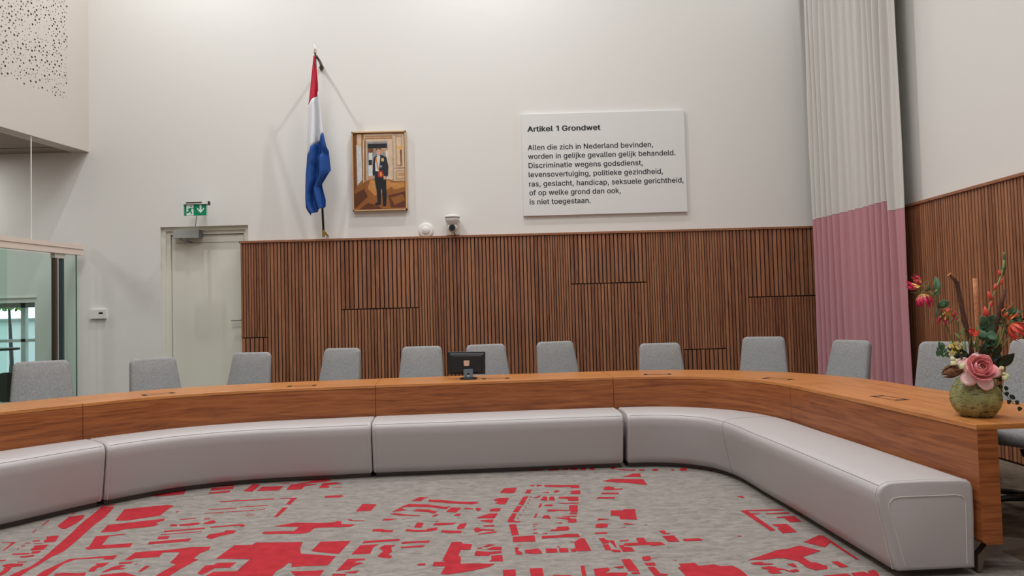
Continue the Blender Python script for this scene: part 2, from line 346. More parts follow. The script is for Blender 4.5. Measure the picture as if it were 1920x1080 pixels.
PAT = '-3129,5469 -3018,5444 -2924,5147 -2895,4977 -2841,4772 -2791,4584 -2752,4410 -2762,4305 -2749,4178 -2746,4090 -2733,3998 -2729,3953 -2797,3958 -2798,4002 -2793,4078 -2779,4156 -2794,4248 -2822,4362 -2858,4493 -2896,4632 -2937,4780 -2995,4963 -3034,5108 -3076,5289;-3207,5199 -3116,5236 -3071,5136 -3046,5026 -3038,4881 -3067,4890 -3144,4965;-3249,5318 -3230,5311 -3217,5256 -3230,5257;-3306,5121 -3295,5116 -3252,4975 -3277,5012;-3247,4906 -3237,4899 -3213,4820 -3223,4825;-3130,5497 -3051,5517 -3043,5488 -3125,5469;-3063,4724 -2988,4739 -2929,4605 -2999,4597 -3030,4660 -3020,4663;-3093,4645 -3055,4654 -3042,4625 -3085,4618;-3117,4601 -3088,4609 -3081,4589 -3114,4587;-3102,4542 -3076,4546 -3072,4530 -3095,4528;-3045,4582 -3002,4592 -2999,4578 -3040,4566;-3017,4535 -2936,4553 -2903,4450 -2973,4438 -3000,4486 -2990,4495;-3086,4488 -3077,4492 -3066,4458 -3073,4459;-2952,4423 -2903,4432 -2888,4382 -2935,4380;-3048,4389 -2950,4394 -2935,4371 -2972,4365 -3016,4360 -3044,4371;-2963,4338 -2894,4354 -2879,4323 -2928,4309 -2960,4317;-3281,4625 -3187,4621 -3180,4597 -3146,4452 -3155,4452 -3200,4595 -3251,4619 -3266,4608;-3042,4272 -3008,4281 -3004,4259 -3026,4249;-2918,4236 -2855,4236 -2856,4219 -2900,4218;-2960,4189 -2934,4209 -2852,4197 -2836,4160 -2910,4134 -2964,4178;-2925,4127 -2880,4140 -2857,4083 -2847,4013 -2853,4006 -2887,4054 -2898,4101;-2642,3991 -2654,4068 -2629,4260 -2373,4309 -2353,4230 -2416,4235 -2422,4261 -2588,4248 -2611,4175 -2595,4079 -2583,4016 -2579,3986 -2582,3957 -2649,3962;-2421,4169 -2348,4180 -2345,4115 -2368,4093 -2351,4030 -2390,4040 -2410,4112 -2395,4135;-2554,4014 -2520,4030 -2434,4013 -2392,4025 -2365,3970 -2545,3984;-2657,4458 -2646,4485 -2728,4699 -2556,4737 -2554,4719 -2637,4691 -2580,4508 -2402,4535 -2377,4453 -2502,4445 -2618,4427;-2801,5057 -2901,5364 -2627,5460 -2560,5420 -2564,5344 -2539,5160 -2710,5054;-2796,4956 -2517,5060 -2465,5079 -2445,5024 -2478,4980 -2438,4939 -2453,4891 -2625,4839 -2641,4797 -2746,4781 -2773,4886;-2968,5905 -2738,6037 -2651,5775 -2846,5724 -2863,5750 -2913,5756;-3210,5680 -3120,5778 -3058,5605 -3170,5607;-2472,5256 -2452,5267 -2444,5235 -2465,5237;-2348,5044 -2246,5083 -2242,5058 -2325,5030;-2342,4881 -2350,4938 -2309,4923 -2286,4880;-2292,4921 -2255,4936 -2214,4949 -2167,4956 -2155,4913 -2199,4886 -2272,4886;-2137,4942 -2097,5009 -2056,4958 -2062,4923 -2123,4917;-2177,5052 -2140,5061 -2133,5029 -2170,5027;-2327,4780 -2078,4834 -2070,4801 -2183,4778 -2314,4747;-2309,4704 -2061,4750 -2061,4735 -2304,4687;-2303,4658 -2231,4660 -2217,4604 -2281,4596;-2306,4547 -2069,4602 -2054,4541 -2291,4497;-2055,4844 -1857,4893 -1828,4868 -1818,4833 -1837,4824 -1856,4854 -2041,4824;-1979,4604 -1988,4676 -1906,4717 -1914,4754 -1848,4748 -1831,4726 -1835,4684 -1902,4628 -1913,4594 -1929,4574;-2259,5523 -1861,5569 -1859,5539 -2254,5493;-2247,5300 -2054,5321 -2053,5299 -2247,5281;-2042,5346 -1845,5376 -1845,5354 -2035,5330;-2238,5194 -2105,5215 -2104,5194 -2236,5182;-2094,5214 -1901,5247 -1897,5226 -2089,5201;-1884,5251 -1829,5277 -1828,5253 -1885,5243;-1912,5113 -1853,5125 -1850,5104 -1910,5100;-2540,6094 -2374,6103 -2346,6020 -2520,6005;-2514,5971 -2335,5992 -2314,5915 -2481,5875;-2466,5818 -2331,5858 -2323,5877 -2296,5800 -2453,5769;-2282,4216 -2290,4352 -2109,4380 -1985,4421 -1868,4421 -1856,4356 -1881,4304 -1879,4210 -1842,4190 -1853,4149 -1875,4040 -1886,3935 -1890,3899 -1966,3905 -1960,4000 -1938,4116 -1989,4152 -1998,4244 -2016,4333 -2116,4332 -2102,4256 -2231,4237 -2251,4210;-2288,4175 -2215,4186 -2215,4153 -2279,4147;-2288,4102 -2259,4132 -2220,4121 -2244,4083 -2199,4072 -2202,4057 -2261,4053 -2277,4024 -2306,4019;-2284,3979 -2170,4008 -2074,3949 -2031,3917 -2280,3935;-2098,4011 -2105,4104 -2078,4106 -2075,4055 -2081,4009;-2176,4134 -2173,4155 -2167,4138 -2175,4126;-1751,3962 -1758,4086 -1716,4091 -1708,4125 -1600,4122 -1601,4038 -1685,4036 -1699,3973 -1716,3937;-2180,6214 -2086,6248 -2025,6244 -2044,6199 -2078,6148 -2139,6155;-2194,5821 -2210,6074 -2135,6048 -2116,5803;-2090,5819 -2093,5965 -1920,5972 -1909,5822;-1857,5832 -1876,6036 -1656,6011 -1657,5984 -1737,5952 -1735,5835;-1901,6200 -1875,6253 -1820,6239 -1736,6181 -1768,6148 -1876,6172;-1834,6032 -1755,6100 -1699,6203 -1642,6207 -1568,6151 -1595,6092 -1700,6051 -1783,6026;-2015,6059 -1898,6081 -1893,6052;-1603,5870 -1615,6042 -1504,6057 -1450,6005 -1494,5986 -1558,5949 -1524,5911 -1521,5868;-1501,5882 -1425,5900 -1421,5870;-1472,5543 -1483,5598 -1361,5615 -1331,5582 -1356,5546;-1830,5566 -1688,5572 -1679,5370 -1716,5374 -1724,5540 -1819,5556;-1710,5286 -1671,5288 -1666,5040 -1699,5038 -1692,5067;-1620,4811 -1549,4865 -1503,4888 -1325,4867 -1247,4871 -1215,4903 -1185,4888 -1175,4830 -1074,4806 -1102,4757 -1296,4760 -1331,4745 -1340,4661 -1389,4634 -1620,4648 -1649,4672 -1639,4704 -1447,4702 -1444,4788 -1556,4805;-1745,4194 -1731,4437 -1624,4432 -1616,4479 -1323,4464 -1304,4347 -1271,4247 -1051,4183 -1057,4048 -1064,4033 -1258,4024 -1272,4080 -1295,4090 -1303,4012 -1321,3968 -1318,3893 -1316,3857 -1683,3884 -1683,3935 -1669,3979 -1543,3980 -1540,4171;-1222,4286 -1213,4460 -1027,4464 -1044,4223 -1118,4243;-1242,3954 -1060,3956 -1060,3874 -1194,3884;-990,3943 -971,4130 -876,4131 -866,4105 -913,4093 -917,4061 -891,4067 -867,4057 -914,3998 -920,3953;-944,3917 -864,3941 -876,3897 -908,3900;-998,3899 -922,3893 -921,3864 -996,3870;-1087,3958 -1064,3960 -1066,3919 -1075,3912;-1144,5126 -1138,5329 -1030,5313 -1038,5137 -1097,5135;-1159,4932 -1129,4934 -1117,4912 -1034,4897 -1035,4884 -1126,4892;-918,4898 -900,4927 -812,4923 -865,4882 -916,4886;-935,4646 -935,4695 -871,4693 -861,4671 -802,4660 -798,4617 -871,4620 -877,4637;-783,4909 -759,4923 -769,4901;-951,4419 -942,4451 -741,4478 -723,4457 -729,4438 -940,4409;-969,4205 -950,4372 -839,4382 -864,4329 -859,4213;-809,4159 -792,4251 -825,4307 -805,4360 -752,4360 -734,4354 -757,4320 -738,4238 -752,4188 -722,4160 -727,4124 -770,4130;-711,4399 -696,4416 -538,4428 -542,4385 -638,4387 -701,4374;-702,4324 -630,4331 -561,4340 -565,4304 -695,4297;-787,5385 -738,5490 -662,5473 -696,5447 -715,5364;-663,5358 -655,5414 -584,5364 -512,5343 -508,5301 -616,5326;-822,5251 -792,5294 -645,5266 -584,5227 -495,5153 -504,5128 -637,5193 -739,5216 -816,5211 -824,5172 -782,5129 -835,5109 -884,5088;-889,5039 -855,5061 -751,5009 -667,4986 -671,4970 -817,4996;-737,5099 -715,5148 -629,5127 -560,5070 -583,5022 -628,5064;-589,4962 -561,5008 -542,4989 -568,4948;-719,4745 -707,4750 -704,4732;-676,4708 -668,4818 -624,4802 -626,4693;-723,4638 -716,4679 -662,4653 -591,4641 -521,4694 -521,4635 -590,4605 -663,4612;-555,4741 -550,4784 -462,4787 -459,4754;-555,4830 -530,4846 -532,4828;-491,4586 -486,4627 -447,4624 -444,4582;-563,4005 -549,4025 -514,4022 -518,3991 -551,3993;-512,6403 -431,6427 -319,6400 -36,6395 -45,6337 -190,6338 -246,6379 -354,6358 -445,6370;95,6328 106,6411 193,6409 239,6416 230,6303 117,6292;-58,6192 -9,6182 -11,6170;-135,5557 -101,5695 -3,5701 -24,5539 -68,5528;-181,5347 -136,5402 -63,5394 -88,5216 -133,5220 -167,5258 -142,5293 -165,5316;-202,5077 -175,5114 -116,5114 -129,5035 -187,5035;-240,4938 -199,4985 -139,4984 -157,4868 -210,4873 -286,4880;-253,4828 -164,4844 -169,4785 -175,4762 -249,4811;-231,4709 -157,4718 -153,4679 -216,4678;-284,4646 -262,4673 -241,4636 -161,4620 -147,4590 -233,4598 -251,4567 -274,4573;-198,4562 -140,4579 -137,4552 -185,4535 -248,4520 -255,4529;-659,5390 -598,5399 -518,5361 -438,5323 -362,5316 -309,5310 -277,5278 -327,5234 -434,5265 -511,5287 -592,5339 -654,5345;-657,5245 -589,5238 -525,5190 -481,5205 -498,5146 -558,5152 -608,5212 -654,5217;-501,5053 -471,5171 -400,5150 -431,5033;-439,4957 -421,5006 -389,4998 -402,4941;-381,5148 -352,5145 -314,5128 -316,5101 -371,5112;-302,5113 -286,5147 -256,5117 -273,5044;-642,5120 -596,5102 -563,5059 -587,5022 -637,5079;-586,4946 -568,5007 -541,4992 -565,4949;-554,4750 -548,4792 -404,4788 -429,4750 -515,4735;-395,4667 -382,4762 -337,4772 -348,4652 -387,4644;-490,4588 -484,4620 -358,4609 -361,4559 -446,4567;-588,4667 -521,4697 -518,4634 -585,4640;-559,4427 -541,4430 -549,4391 -555,4387;-429,4058 -404,4385 -348,4386 -333,4349 -277,4335 -283,4235 -337,4236 -345,4138 -328,4110 -322,4000 -252,4003 -132,3985 -165,3939 -246,3891 -327,3858 -380,3842 -417,3854 -403,3966 -474,3974 -473,4040 -399,4047;-255,4157 -246,4210 -173,4186 -102,4199 -98,4162 -160,4149 -171,4119 -250,4125;-246,4266 -212,4272 -217,4248 -242,4247;-213,4282 -178,4326 -140,4314 -188,4270;-187,4233 -152,4277 -102,4273 -99,4217 -174,4223;-159,4123 -95,4127 -90,4023 -168,4026 -154,4054;-89,3886 -22,3892 -19,3798 -17,3761 -83,3766 -85,3803;53,3899 122,3902 125,3787 126,3750 60,3755;41,5414 80,5428 38,5175 5,5207;-7,5152 30,5154 3,5004 -36,5008;-40,4975 -8,4971 -29,4820 -22,4790 15,4780 11,4756 -70,4764 -70,4811;-60,4716 -16,4719 2,4492 -42,4485;-36,4454 98,4473 100,4352 -36,4353;55,5515 76,5625 117,5627 99,5574 102,5519;104,5774 137,5771 132,5727 107,5740;148,5735 162,5778 203,5763 160,5717;91,5414 104,5413 102,5395 90,5396;82,5328 94,5327 91,5307 79,5308;69,5240 81,5239 78,5219 66,5220;52,5124 63,5123 61,5104 49,5105;32,5043 44,5042 41,5024 30,5025;10,4937 22,4936 19,4916 8,4917;-7,4856 6,4855 3,4833 -9,4835;-25,4251 0,4255 -6,4200 17,4162 17,4126 -18,4129;-18,4294 13,4301 10,4286;33,4206 78,4211 108,4227 125,4189 132,4135 70,4134 35,4151;213,5761 486,5731 482,5642 418,5632 418,5677 320,5678 215,5707;179,5532 237,5549 239,5505;274,5545 302,5593 325,5556 285,5510;395,5549 480,5566 472,5447 388,5466 416,5506;116,5382 175,5440 165,5393 120,5366;165,5299 190,5406 218,5397 216,5285;225,5293 238,5395 270,5398 271,5279;300,5338 306,5388 449,5373 439,5256 365,5264 367,5318;294,5205 439,5211 434,5182 304,5186;363,5145 424,5139 406,4959 360,4956 360,5004 270,5008 247,4994 202,4998 205,5047 257,5042 353,5019;348,4946 403,4941 398,4915 349,4919;143,5110 160,5210 174,5208 158,5102;186,5140 196,5176 248,5180 243,5128;105,4857 119,4952 132,4951 119,4855;159,4839 172,4902 205,4907 217,4846 212,4821 180,4832;249,4843 340,4847 348,4808 383,4805 378,4719 323,4724 328,4785 259,4829;284,4878 393,4876 389,4848 319,4859;230,4720 288,4732 283,4708;198,4552 203,4581 238,4589 247,4635 317,4640 323,4582 310,4556 249,4548;94,4720 125,4713 123,4698 93,4704;96,4672 110,4671 108,4652 94,4654;94,4602 114,4596 113,4582 94,4586;92,4530 122,4523 118,4510 91,4512;142,4503 179,4516 175,4490;140,4454 257,4465 291,4484 368,4477 371,4418 267,4421 141,4404;293,4335 331,4326 370,4391 396,4389 413,4158 329,4156 326,4262 329,4312;297,4187 335,4222 325,4150 298,4153;231,4221 283,4217 282,4146 229,4145;224,4255 236,4254 234,4234 224,4235;153,4218 218,4216 220,4146 155,4138;328,3917 349,3918 345,3771 323,3772 323,3804;172,3791 268,3784 266,3761 171,3768;145,6394 185,6434 236,6383 227,6296 143,6298;266,6313 318,6395 370,6322 358,6280 283,6280;392,6297 421,6369 449,6356 443,6278;462,6289 482,6361 533,6337 517,6269;546,6278 564,6364 609,6345 591,6260;631,6356 678,6363 670,6250 630,6268;809,6311 853,6386 860,6305 826,6265;846,6272 920,6262 979,6225 1021,6250 1006,6191 912,6212;1047,6238 1101,6231 1083,6182 1047,6186;1156,6224 1199,6254 1211,6196 1180,6157 1152,6182;867,5978 919,6024 974,6086 1028,6080 1019,5952;680,5838 768,5911 1018,5874 1015,5671 900,5745;657,5554 670,5628 710,5670 747,5630 749,5585 808,5589 804,5555 726,5546;621,5431 642,5472 763,5459 753,5417;572,5303 595,5348 717,5335 703,5290;618,4859 635,4983 718,4975 726,5001 804,5002 774,4748 667,4766 673,4846;514,4755 530,4799 602,4777 554,4764;487,4602 497,4671 530,4685 584,4671 566,4641 566,4601 518,4587;467,4468 472,4497 547,4494 543,4462;671,4667 690,4678 753,4648 691,4642;635,4588 680,4591 674,4578;790,4633 820,4630 817,4621;480,4382 516,4383 518,4347 539,4335 565,4333 564,4203 556,4204 537,4321 526,4285 493,4278;491,4264 523,4265 529,4168 577,4160 577,4123 532,4126 525,4159 492,4167;598,4330 652,4336 652,4315 597,4310;608,4239 621,4277 701,4281 702,4363 749,4369 753,4286 836,4279 849,4228 774,4215 753,4236 632,4227;580,4241 609,4242 610,4209 649,4200 656,4129 588,4125;676,4027 699,4043 725,4038 723,3997 702,3964 674,3975;726,4014 759,4012 756,4003 725,4006;673,3937 729,3940 729,3894 680,3893;679,3873 715,3879 728,3774 765,3763 754,3741 691,3745;560,4001 608,4006 626,3821 572,3820 562,3899;499,3887 556,3899 551,3867 522,3866;581,3803 622,3810 625,3778 579,3777;392,3866 472,3881 475,3840 443,3807 558,3802 559,3771 545,3756 538,3726 389,3737;863,4493 902,4503 901,4452 925,4439 915,4423 882,4426;865,4391 939,4399 944,4280 877,4280;969,4319 978,4328 1069,4331 1091,4302 1070,4286 974,4284;1580,5260 1630,5270 1626,5209 1610,5219;1298,4351 1330,4361 1327,4340;827,3966 856,3968 853,3959;853,3910 940,3920 950,3869 1036,3887 1062,3857 1125,3859 1149,3805 1157,3719 1151,3674 850,3696 837,3856 857,3868;1186,6422 1282,6423 1398,6381 1474,6339 1448,6311 1345,6356;1313,6214 1348,6201 1316,6141;1376,6163 1414,6245 1459,6239 1441,6146 1396,6131;1537,6199 1567,6260 1590,6205 1567,6152;1613,6117 1650,6185 1668,6118 1650,6087;1495,4897 1749,4903 1790,4893 1779,4869 1537,4873 1544,4827 1599,4810 1595,4797 1545,4796 1569,4442 1533,4432 1512,4698;1634,4807 1776,4825 1798,4811 1784,4788 1632,4793;1671,4721 1741,4734 1795,4733 1793,4607 1716,4599 1713,4702 1674,4698;1590,4571 1683,4568 1682,4399 1588,4382 1591,4474 1611,4499 1595,4526;1644,4211 1787,4332 1808,4213 1724,4108;1795,4340 1808,4290 1817,3901 1800,3902 1788,4161;1228,3934 1449,4087 1470,4093 1500,4098 1596,4152 1678,4055 1539,3963 1549,3877 1574,3875 1593,3835 1609,3821 1590,3773 1526,3760 1499,3799 1487,3901 1430,3951 1391,3954 1316,3934 1259,3938;1233,3894 1294,3909 1303,3883 1349,3875 1340,3863 1290,3858 1239,3866;1262,3823 1313,3838 1344,3825 1343,3810 1378,3789 1390,3764 1435,3791 1440,3754 1406,3739 1384,3749 1365,3778 1334,3774 1342,3732 1286,3727 1277,3773 1302,3783 1273,3797;1414,3861 1453,3871 1453,3814 1431,3814;1655,3877 1694,3885 1713,3801 1668,3788;1684,3712 1752,3722 1768,3694 1777,3729 1814,3744 1818,3708 1803,3664 1799,3623 1673,3644;1538,3688 1658,3703 1674,3655 1671,3633 1494,3645'
for zi, pl in enumerate(PAT.split(';')):
    q = [tuple(int(c) / 1000 for c in p.split(',')) for p in pl.split()]
    b.poly([Vector((x, y, .0014 + zi * 4e-6)) for x, y in q], 2)
rnd = random.Random(11)
for k in range(150):   # the printed street map goes on towards the viewer
    x = rnd.uniform(-3.6, 1.9); y = rnd.uniform(-2.5, 3.3); a = rnd.choice([.35, .35, 1.92, -.1]); w_ = rnd.uniform(.05, .5); h_ = rnd.uniform(.04, .16)
    b.poly([Vector((x + cos(a) * i * w_ / 2 - sin(a) * j * h_ / 2, y + sin(a) * i * w_ / 2 + cos(a) * j * h_ / 2, .0010 + k * 2e-6)) for i, j in ((-1, -1), (1, -1), (1, 1), (-1, 1))], 2)
fl = b.build('floor', [CARPET, BROWNC, RED]); struct(fl)
bm = bmesh.new(); bm.from_mesh(fl.data); bmesh.ops.triangulate(bm, faces=[f for f in bm.faces if len(f.verts) > 4])
for f in bm.faces:
    if f.material_index in (0, 2) and f.normal.z < 0: f.normal_flip()
bm.to_mesh(fl.data); bm.free()

# door in its recess
fr = MB(); yl = YB + .12
fr.box(DX0 + .001, DX0 + .05, YB + .04, yl + .04, .003, DZ - .001); fr.box(DX1 - .05, DX1 - .001, YB + .04, yl + .04, .003, DZ - .001); fr.box(DX0 + .05, DX1 - .05, YB + .04, yl + .04, DZ - .05, DZ - .001)
fr.box(DX0 + .05, DX0 + .10, YB + .065, yl + .04, .003, DZ - .05); fr.box(DX1 - .08, DX1 - .05, YB + .065, yl + .04, .003, DZ - .05); fr.box(DX0 + .10, DX1 - .08, YB + .065, yl + .04, DZ - .095, DZ - .05)
dr = struct(fr.build('door_1', DOORP))
lf = MB(); lx0, lx1, lz = DX0 + .108, DX1 - .086, DZ - .103
lf.box(lx0, lx1, yl - .03, yl + .03, .01, lz)
leaf = lf.build('door_leaf', DOORP, dr)
g = MB(); g.box(lx0 + .07, lx1 - .02, yl - .0325, yl - .030, lz - .104, lz - .098); g.build('leaf_groove', mat('groove_grey', lin(120, 118, 110), .8), leaf)
g = MB(); g.box(DX0 + .1, DX1 - .08, yl + .031, yl + .039, 0, DZ - .095); g.build('door_gap', GAP, dr)
c0 = at(326, 433, YB); c1 = at(375, 446, YB)
dc = MB(); dc.box(c0.x, c1.x, YB - .03, YB + .05, c1.z, c0.z); dc.box(c1.x, c1.x + .012, YB - .035, YB + .05, c1.z - .004, c0.z + .006, 1)
dc.tube([(c0.x + .08, YB - .01, c1.z), (c0.x + .16, YB - .03, c1.z - .035), (c0.x + .22, YB + .04, c1.z - .05)], .010, 6, 1)
dc.build('door_closer', [mat('closer_grey', lin(166, 168, 166), .45), mat('closer_cap', lin(96, 98, 98), .5)], dr)
h = at(455, 600, YB); hb = MB()
hb.tube([(h.x - .02, yl - .03, h.z), (h.x - .02, yl - .085, h.z), (h.x - .16, yl - .09, h.z - .004)], .010, 8)
hb.lathe([(.026, 0), (.026, .012)], n=16, M=Matrix.Translation((h.x - .02, yl - .03, h.z)) @ Matrix.Rotation(pi / 2, 4, 'X'))
hb.lathe([(.022, 0), (.022, .012)], n=16, M=Matrix.Translation((h.x - .02, yl - .03, h.z - .12)) @ Matrix.Rotation(pi / 2, 4, 'X'))
hb.build('door_handle', GREYM, dr)

# slatted wainscot
def slats(mb, a0, a1, z0, z1, pitch, put, rnd_):
    n = max(1, round((a1 - a0) / pitch)); p = (a1 - a0) / n; gap = min(.016, p * .29)
    for i in range(n):
        s0 = a0 + i * p + gap / 2; s1 = a0 + (i + 1) * p - gap / 2
        put(mb, s0, s1, z0, z1, rnd_.uniform(-.12, .12))
PZ = 2.37
def put_back(mb, s0, s1, z0, z1, t): mb.box(s0, s1, YB - .045, YB - .025, z0, z1, 0, t + .0001)
def put_right(mb, s0, s1, z0, z1, t): mb.box(XR - .045, XR - .025, s0, s1, z0, z1, 0, t + .0001)
rnd = random.Random(3)
W = MB(); W.box(-3.49, XR, YB - .025, YB, 0, PZ, 1)
mods = [(-3.49, -3.15, .034, 1.15, .055), (-3.15, -2.2, .045, None, 0), (-2.2, -1.2, .055, 1.48, .042), (-1.2, -.85, .034, None, 0), (-.85, .44, .047, None, 0),
        (.44, .76, .032, None, 0), (.76, 1.74, .052, 1.73, .043), (1.74, 2.18, .032, None, 0), (2.18, 2.73, .034, .85, .055), (2.73, 3.04, .045, None, 0), (3.04, 4.15, .055, 1.5, .037)]
for a0, a1, pu, zj, plow in mods:
    if zj is None: slats(W, a0, a1, .02, PZ, pu, put_back, rnd)
    else: slats(W, a0, a1, zj + .007, PZ, pu, put_back, rnd); slats(W, a0, a1, .02, zj - .007, plow, put_back, rnd)
wb = struct(W.build('trim_1', [SLAT, SLATB]))
c = MB(); c.box(-3.50, XR - .05, YB - .062, YB, PZ, PZ + .026, 0, .02); c.build('cap_rail', SLAT, wb)
W = MB(); W.box(XR - .025, XR, -5.9, YB - .05, 0, PZ, 1)
y = YB - .06; modsr = []
while y > 1.0:
    L_ = rnd.choice([.98, .98, .55]); modsr.append((y - L_, y, rnd.choice([.040, .046, .036]))); y -= L_
for i, (a0, a1, pu) in enumerate(modsr):
    zj = {0: 1.5, 4: 1.21, 6: .8}.get(i)
    if zj is None: slats(W, a0, a1, .02, PZ, pu, put_right, rnd)
    else: slats(W, a0, a1, zj + .007, PZ, pu, put_right, rnd); slats(W, a0, a1, .02, zj - .007, .05, put_right, rnd)
wr = struct(W.build('trim_2', [SLAT, SLATB]))
c = MB(); c.box(XR - .062, XR, 1.0, YB - .06, PZ, PZ + .026, 0, .02); c.build('cap_rail', SLAT, wr)

# window in the lobby and what is outside
wn = MB(); wy0, wy1 = YB + .10, YB + .16
FRM = mat('window_frame_grey', lin(190, 200, 198), .5)
wn.box(WX0, WX1, wy0, wy1, WZ0, WZ0 + .05); wn.box(WX0, WX1, wy0, wy1, WZ1 - .06, WZ1); wn.box(WX1 - .06, WX1, wy0, wy1, WZ0, WZ1); wn.box(WX0, WX0 + .05, wy0, wy1, WZ0, WZ1)
wn.box(-6.42, -6.36, wy0, wy1, WZ0, WZ1); wn.box(-7.5, -7.44, wy0, wy1, WZ0, WZ1); wn.box(WX0, WX1, wy0, wy1, 1.17, 1.21)
w1 = struct(wn.build('window_1', FRM))
g = MB(); g.box(WX0, WX1, wy0 + .025, wy0 + .033, WZ0, WZ1); g.build('window_pane', CLEAR, w1)
g = MB(); g.box(WX0, WX1 + .02, YB - .012, YB, WZ1 + .06, WZ1 + .075); g.build('window_rail', WHITEP, w1)
b = MB(); b.box(-16, -2, 9.7, 20, -.25, -.05); struct(b.build('trim_ground', mat('paving', lin(170, 170, 168), .9, noise=.1, nscale=3)))
b = MB(); b.box(-14, -4, 12.6, 12.8, -.1, 1.46); b.box(-14, -4, 12.55, 12.85, 1.46, 1.52, 1)
tag(b.build('garden_wall', [mat('white_render', lin(228, 232, 236), .8), GREYM]), 'low white garden wall outside the far window', 'wall')
LEAFB = mat('leaf_bright', lin(120, 158, 70), .6, noise=.3, nscale=3)
def leaf_cloud(mb, c, r, n, s, rn):
    for _ in range(n):
        d = Vector((rn.gauss(0, 1), rn.gauss(0, 1), rn.gauss(0, 1))).normalized() * r * rn.uniform(.5, 1)
        p = Vector(c) + Vector((d.x, d.y, d.z * .8)); u = Vector((rn.uniform(-1, 1), rn.uniform(-1, 1), rn.uniform(-1, 1))).normalized(); v = u.orthogonal().normalized()
        mb.quad(p - u * s, p + v * s * .5, p + u * s, p - v * s * .5)
rn = random.Random(8)
for (x, z, r, lb) in ((-9.0, 1.95, .45, 'leafy green shrub outside the far window, nearer the frame edge'), (-8.12, 1.92, .36, 'leafy green shrub outside the far window, beside the mullion')):
    e = empty('garden_shrub', (x, 11.6, 0))
    m_ = MB(); leaf_cloud(m_, (0, 0, z), r, 700, .05, rn); m_.build('foliage', LEAFB, e)
    m_ = MB(); m_.tube([(0, 0, -.05), (.05, 0, .8), (0, 0, z)], [.04, .03, .015], 6); m_.build('stem', DARKM, e)
    tag(e, lb, 'shrub')

# glazed partition under the fascia: header beam, fixed pane, glass door
def gx(y): return fx(y) - .02
GY0, GY1 = 9.18, 3.0
h_ = MB()
def beam(mb, y0, y1, o0, o1, z0, z1, mi=0):
    mb.rings([[Vector((gx(y) - o0, y, z0)), Vector((gx(y) - o0, y, z1)), Vector((gx(y) - o1, y, z1)), Vector((gx(y) - o1, y, z0))] for y in (y0, y1)], mi=mi)
beam(h_, GY0, GY1, -.035, .045, 2.26, 2.335); beam(h_, GY0 - .01, GY1, -.045, .045, 2.335, 2.39)
w2 = struct(h_.build('window_2', mat('cream_metal', lin(224, 208, 196), .5)))
g = MB(); g.box(gx(9.14) - .02, gx(9.14) + .02, 9.10, 9.16, 2.39, 2.42); g.build('stop_block', mat('cream_stop', lin(224, 208, 196), .5), w2)
g = MB(); beam(g, 9.10, 8.83, -.005, .005, 0, 2.26); g.build('window_pane', GLASS, w2)
g = MB(); beam(g, 8.1, 6.2, -.005, .005, 0, 2.26); g.build('window_pane', GLASS, w2)
g = MB(); beam(g, 9.108, 9.10, -.006, .006, 0, 2.26); g.build('pane_edge', GLASSE, w2)
yc = at(61.5, 350, 8.42).y
g = MB(); g.tube([(gx(8.43), 8.43, 2.39), (gx(8.43), 8.43, ZS)], .0065, 6); g.build('suspension_cable', WHITEP, w2)
d2 = MB(); beam(d2, 8.82, 7.0, .012, .022, .01, 2.24)
d2 = struct(d2.build('door_2', GLASS))
g = MB(); beam(g, 8.92, 8.76, -.012, .045, 2.20, 2.26); g.build('patch_fitting', mat('patch_white', lin(214, 208, 200), .4), d2)
g = MB(); beam(g, 8.80, 8.765, -.010, .04, .05, 2.22); g.build('door_stile', mat('bronze_bar', lin(92, 74, 62), .4, .5), d2)
g = MB(); beam(g, 8.90, 8.875, -.010, .04, .05, 2.20); g.build('door_stile', mat('blue_grey_bar', lin(84, 96, 104), .35, .6), d2)

# cafe table and chairs standing in the lobby
def lobby_table(x, y):
    e = empty('bistro_table', (x, y, 0)); m_ = MB(); m_.lathe([(.001, 1.10), (.30, 1.10), (.30, 1.125), (.001, 1.125)], n=24); m_.build('tabletop', DARKM, e)
    m_ = MB(); m_.tube([(0, 0, .02), (0, 0, 1.10)], .025, 8); m_.build('column', DARKM, e)
    m_ = MB(); m_.lathe([(.001, 0), (.22, 0), (.2, .02), (.001, .03)], n=20); m_.build('base', DARKM, e)
    return tag(e, 'tall dark round table in front of the lobby window, behind the glass', 'table')
lobby_table(-6.08, 8.36)
def lobby_chair(x, y, rz, lb):
    e = empty('bistro_chair', (x, y, 0), rz)
    m_ = MB(); m_.rings(slab_rings(rounded_rect(.38, .40, .36, .08, .1), .02, .008, 2, 0, .5), True); o = m_.build('backrest', DARKM, e, True); o.location = (0, .2, .46)
    m_ = MB(); m_.box(-.2, .2, -.2, .2, .43, .45); m_.build('seat', DARKM, e)
    for sx in (-1, 1):
        for sy in (-1, 1):
            m_ = MB(); m_.tube([(sx * .17, sy * .17, .43), (sx * .2, sy * .2, 0)], .012, 6); m_.build('leg', DARKM, e)
    e.location.z = 0; tag(e, lb, 'chair', 'dark chairs in the lobby'); return e
lobby_chair(-6.85, 8.2, 1.9, 'dark shell chair in the lobby, left of the tall round table'); lobby_chair(-6.12, 8.98, 3.3, 'dark shell chair in the lobby, between the round table and the window')

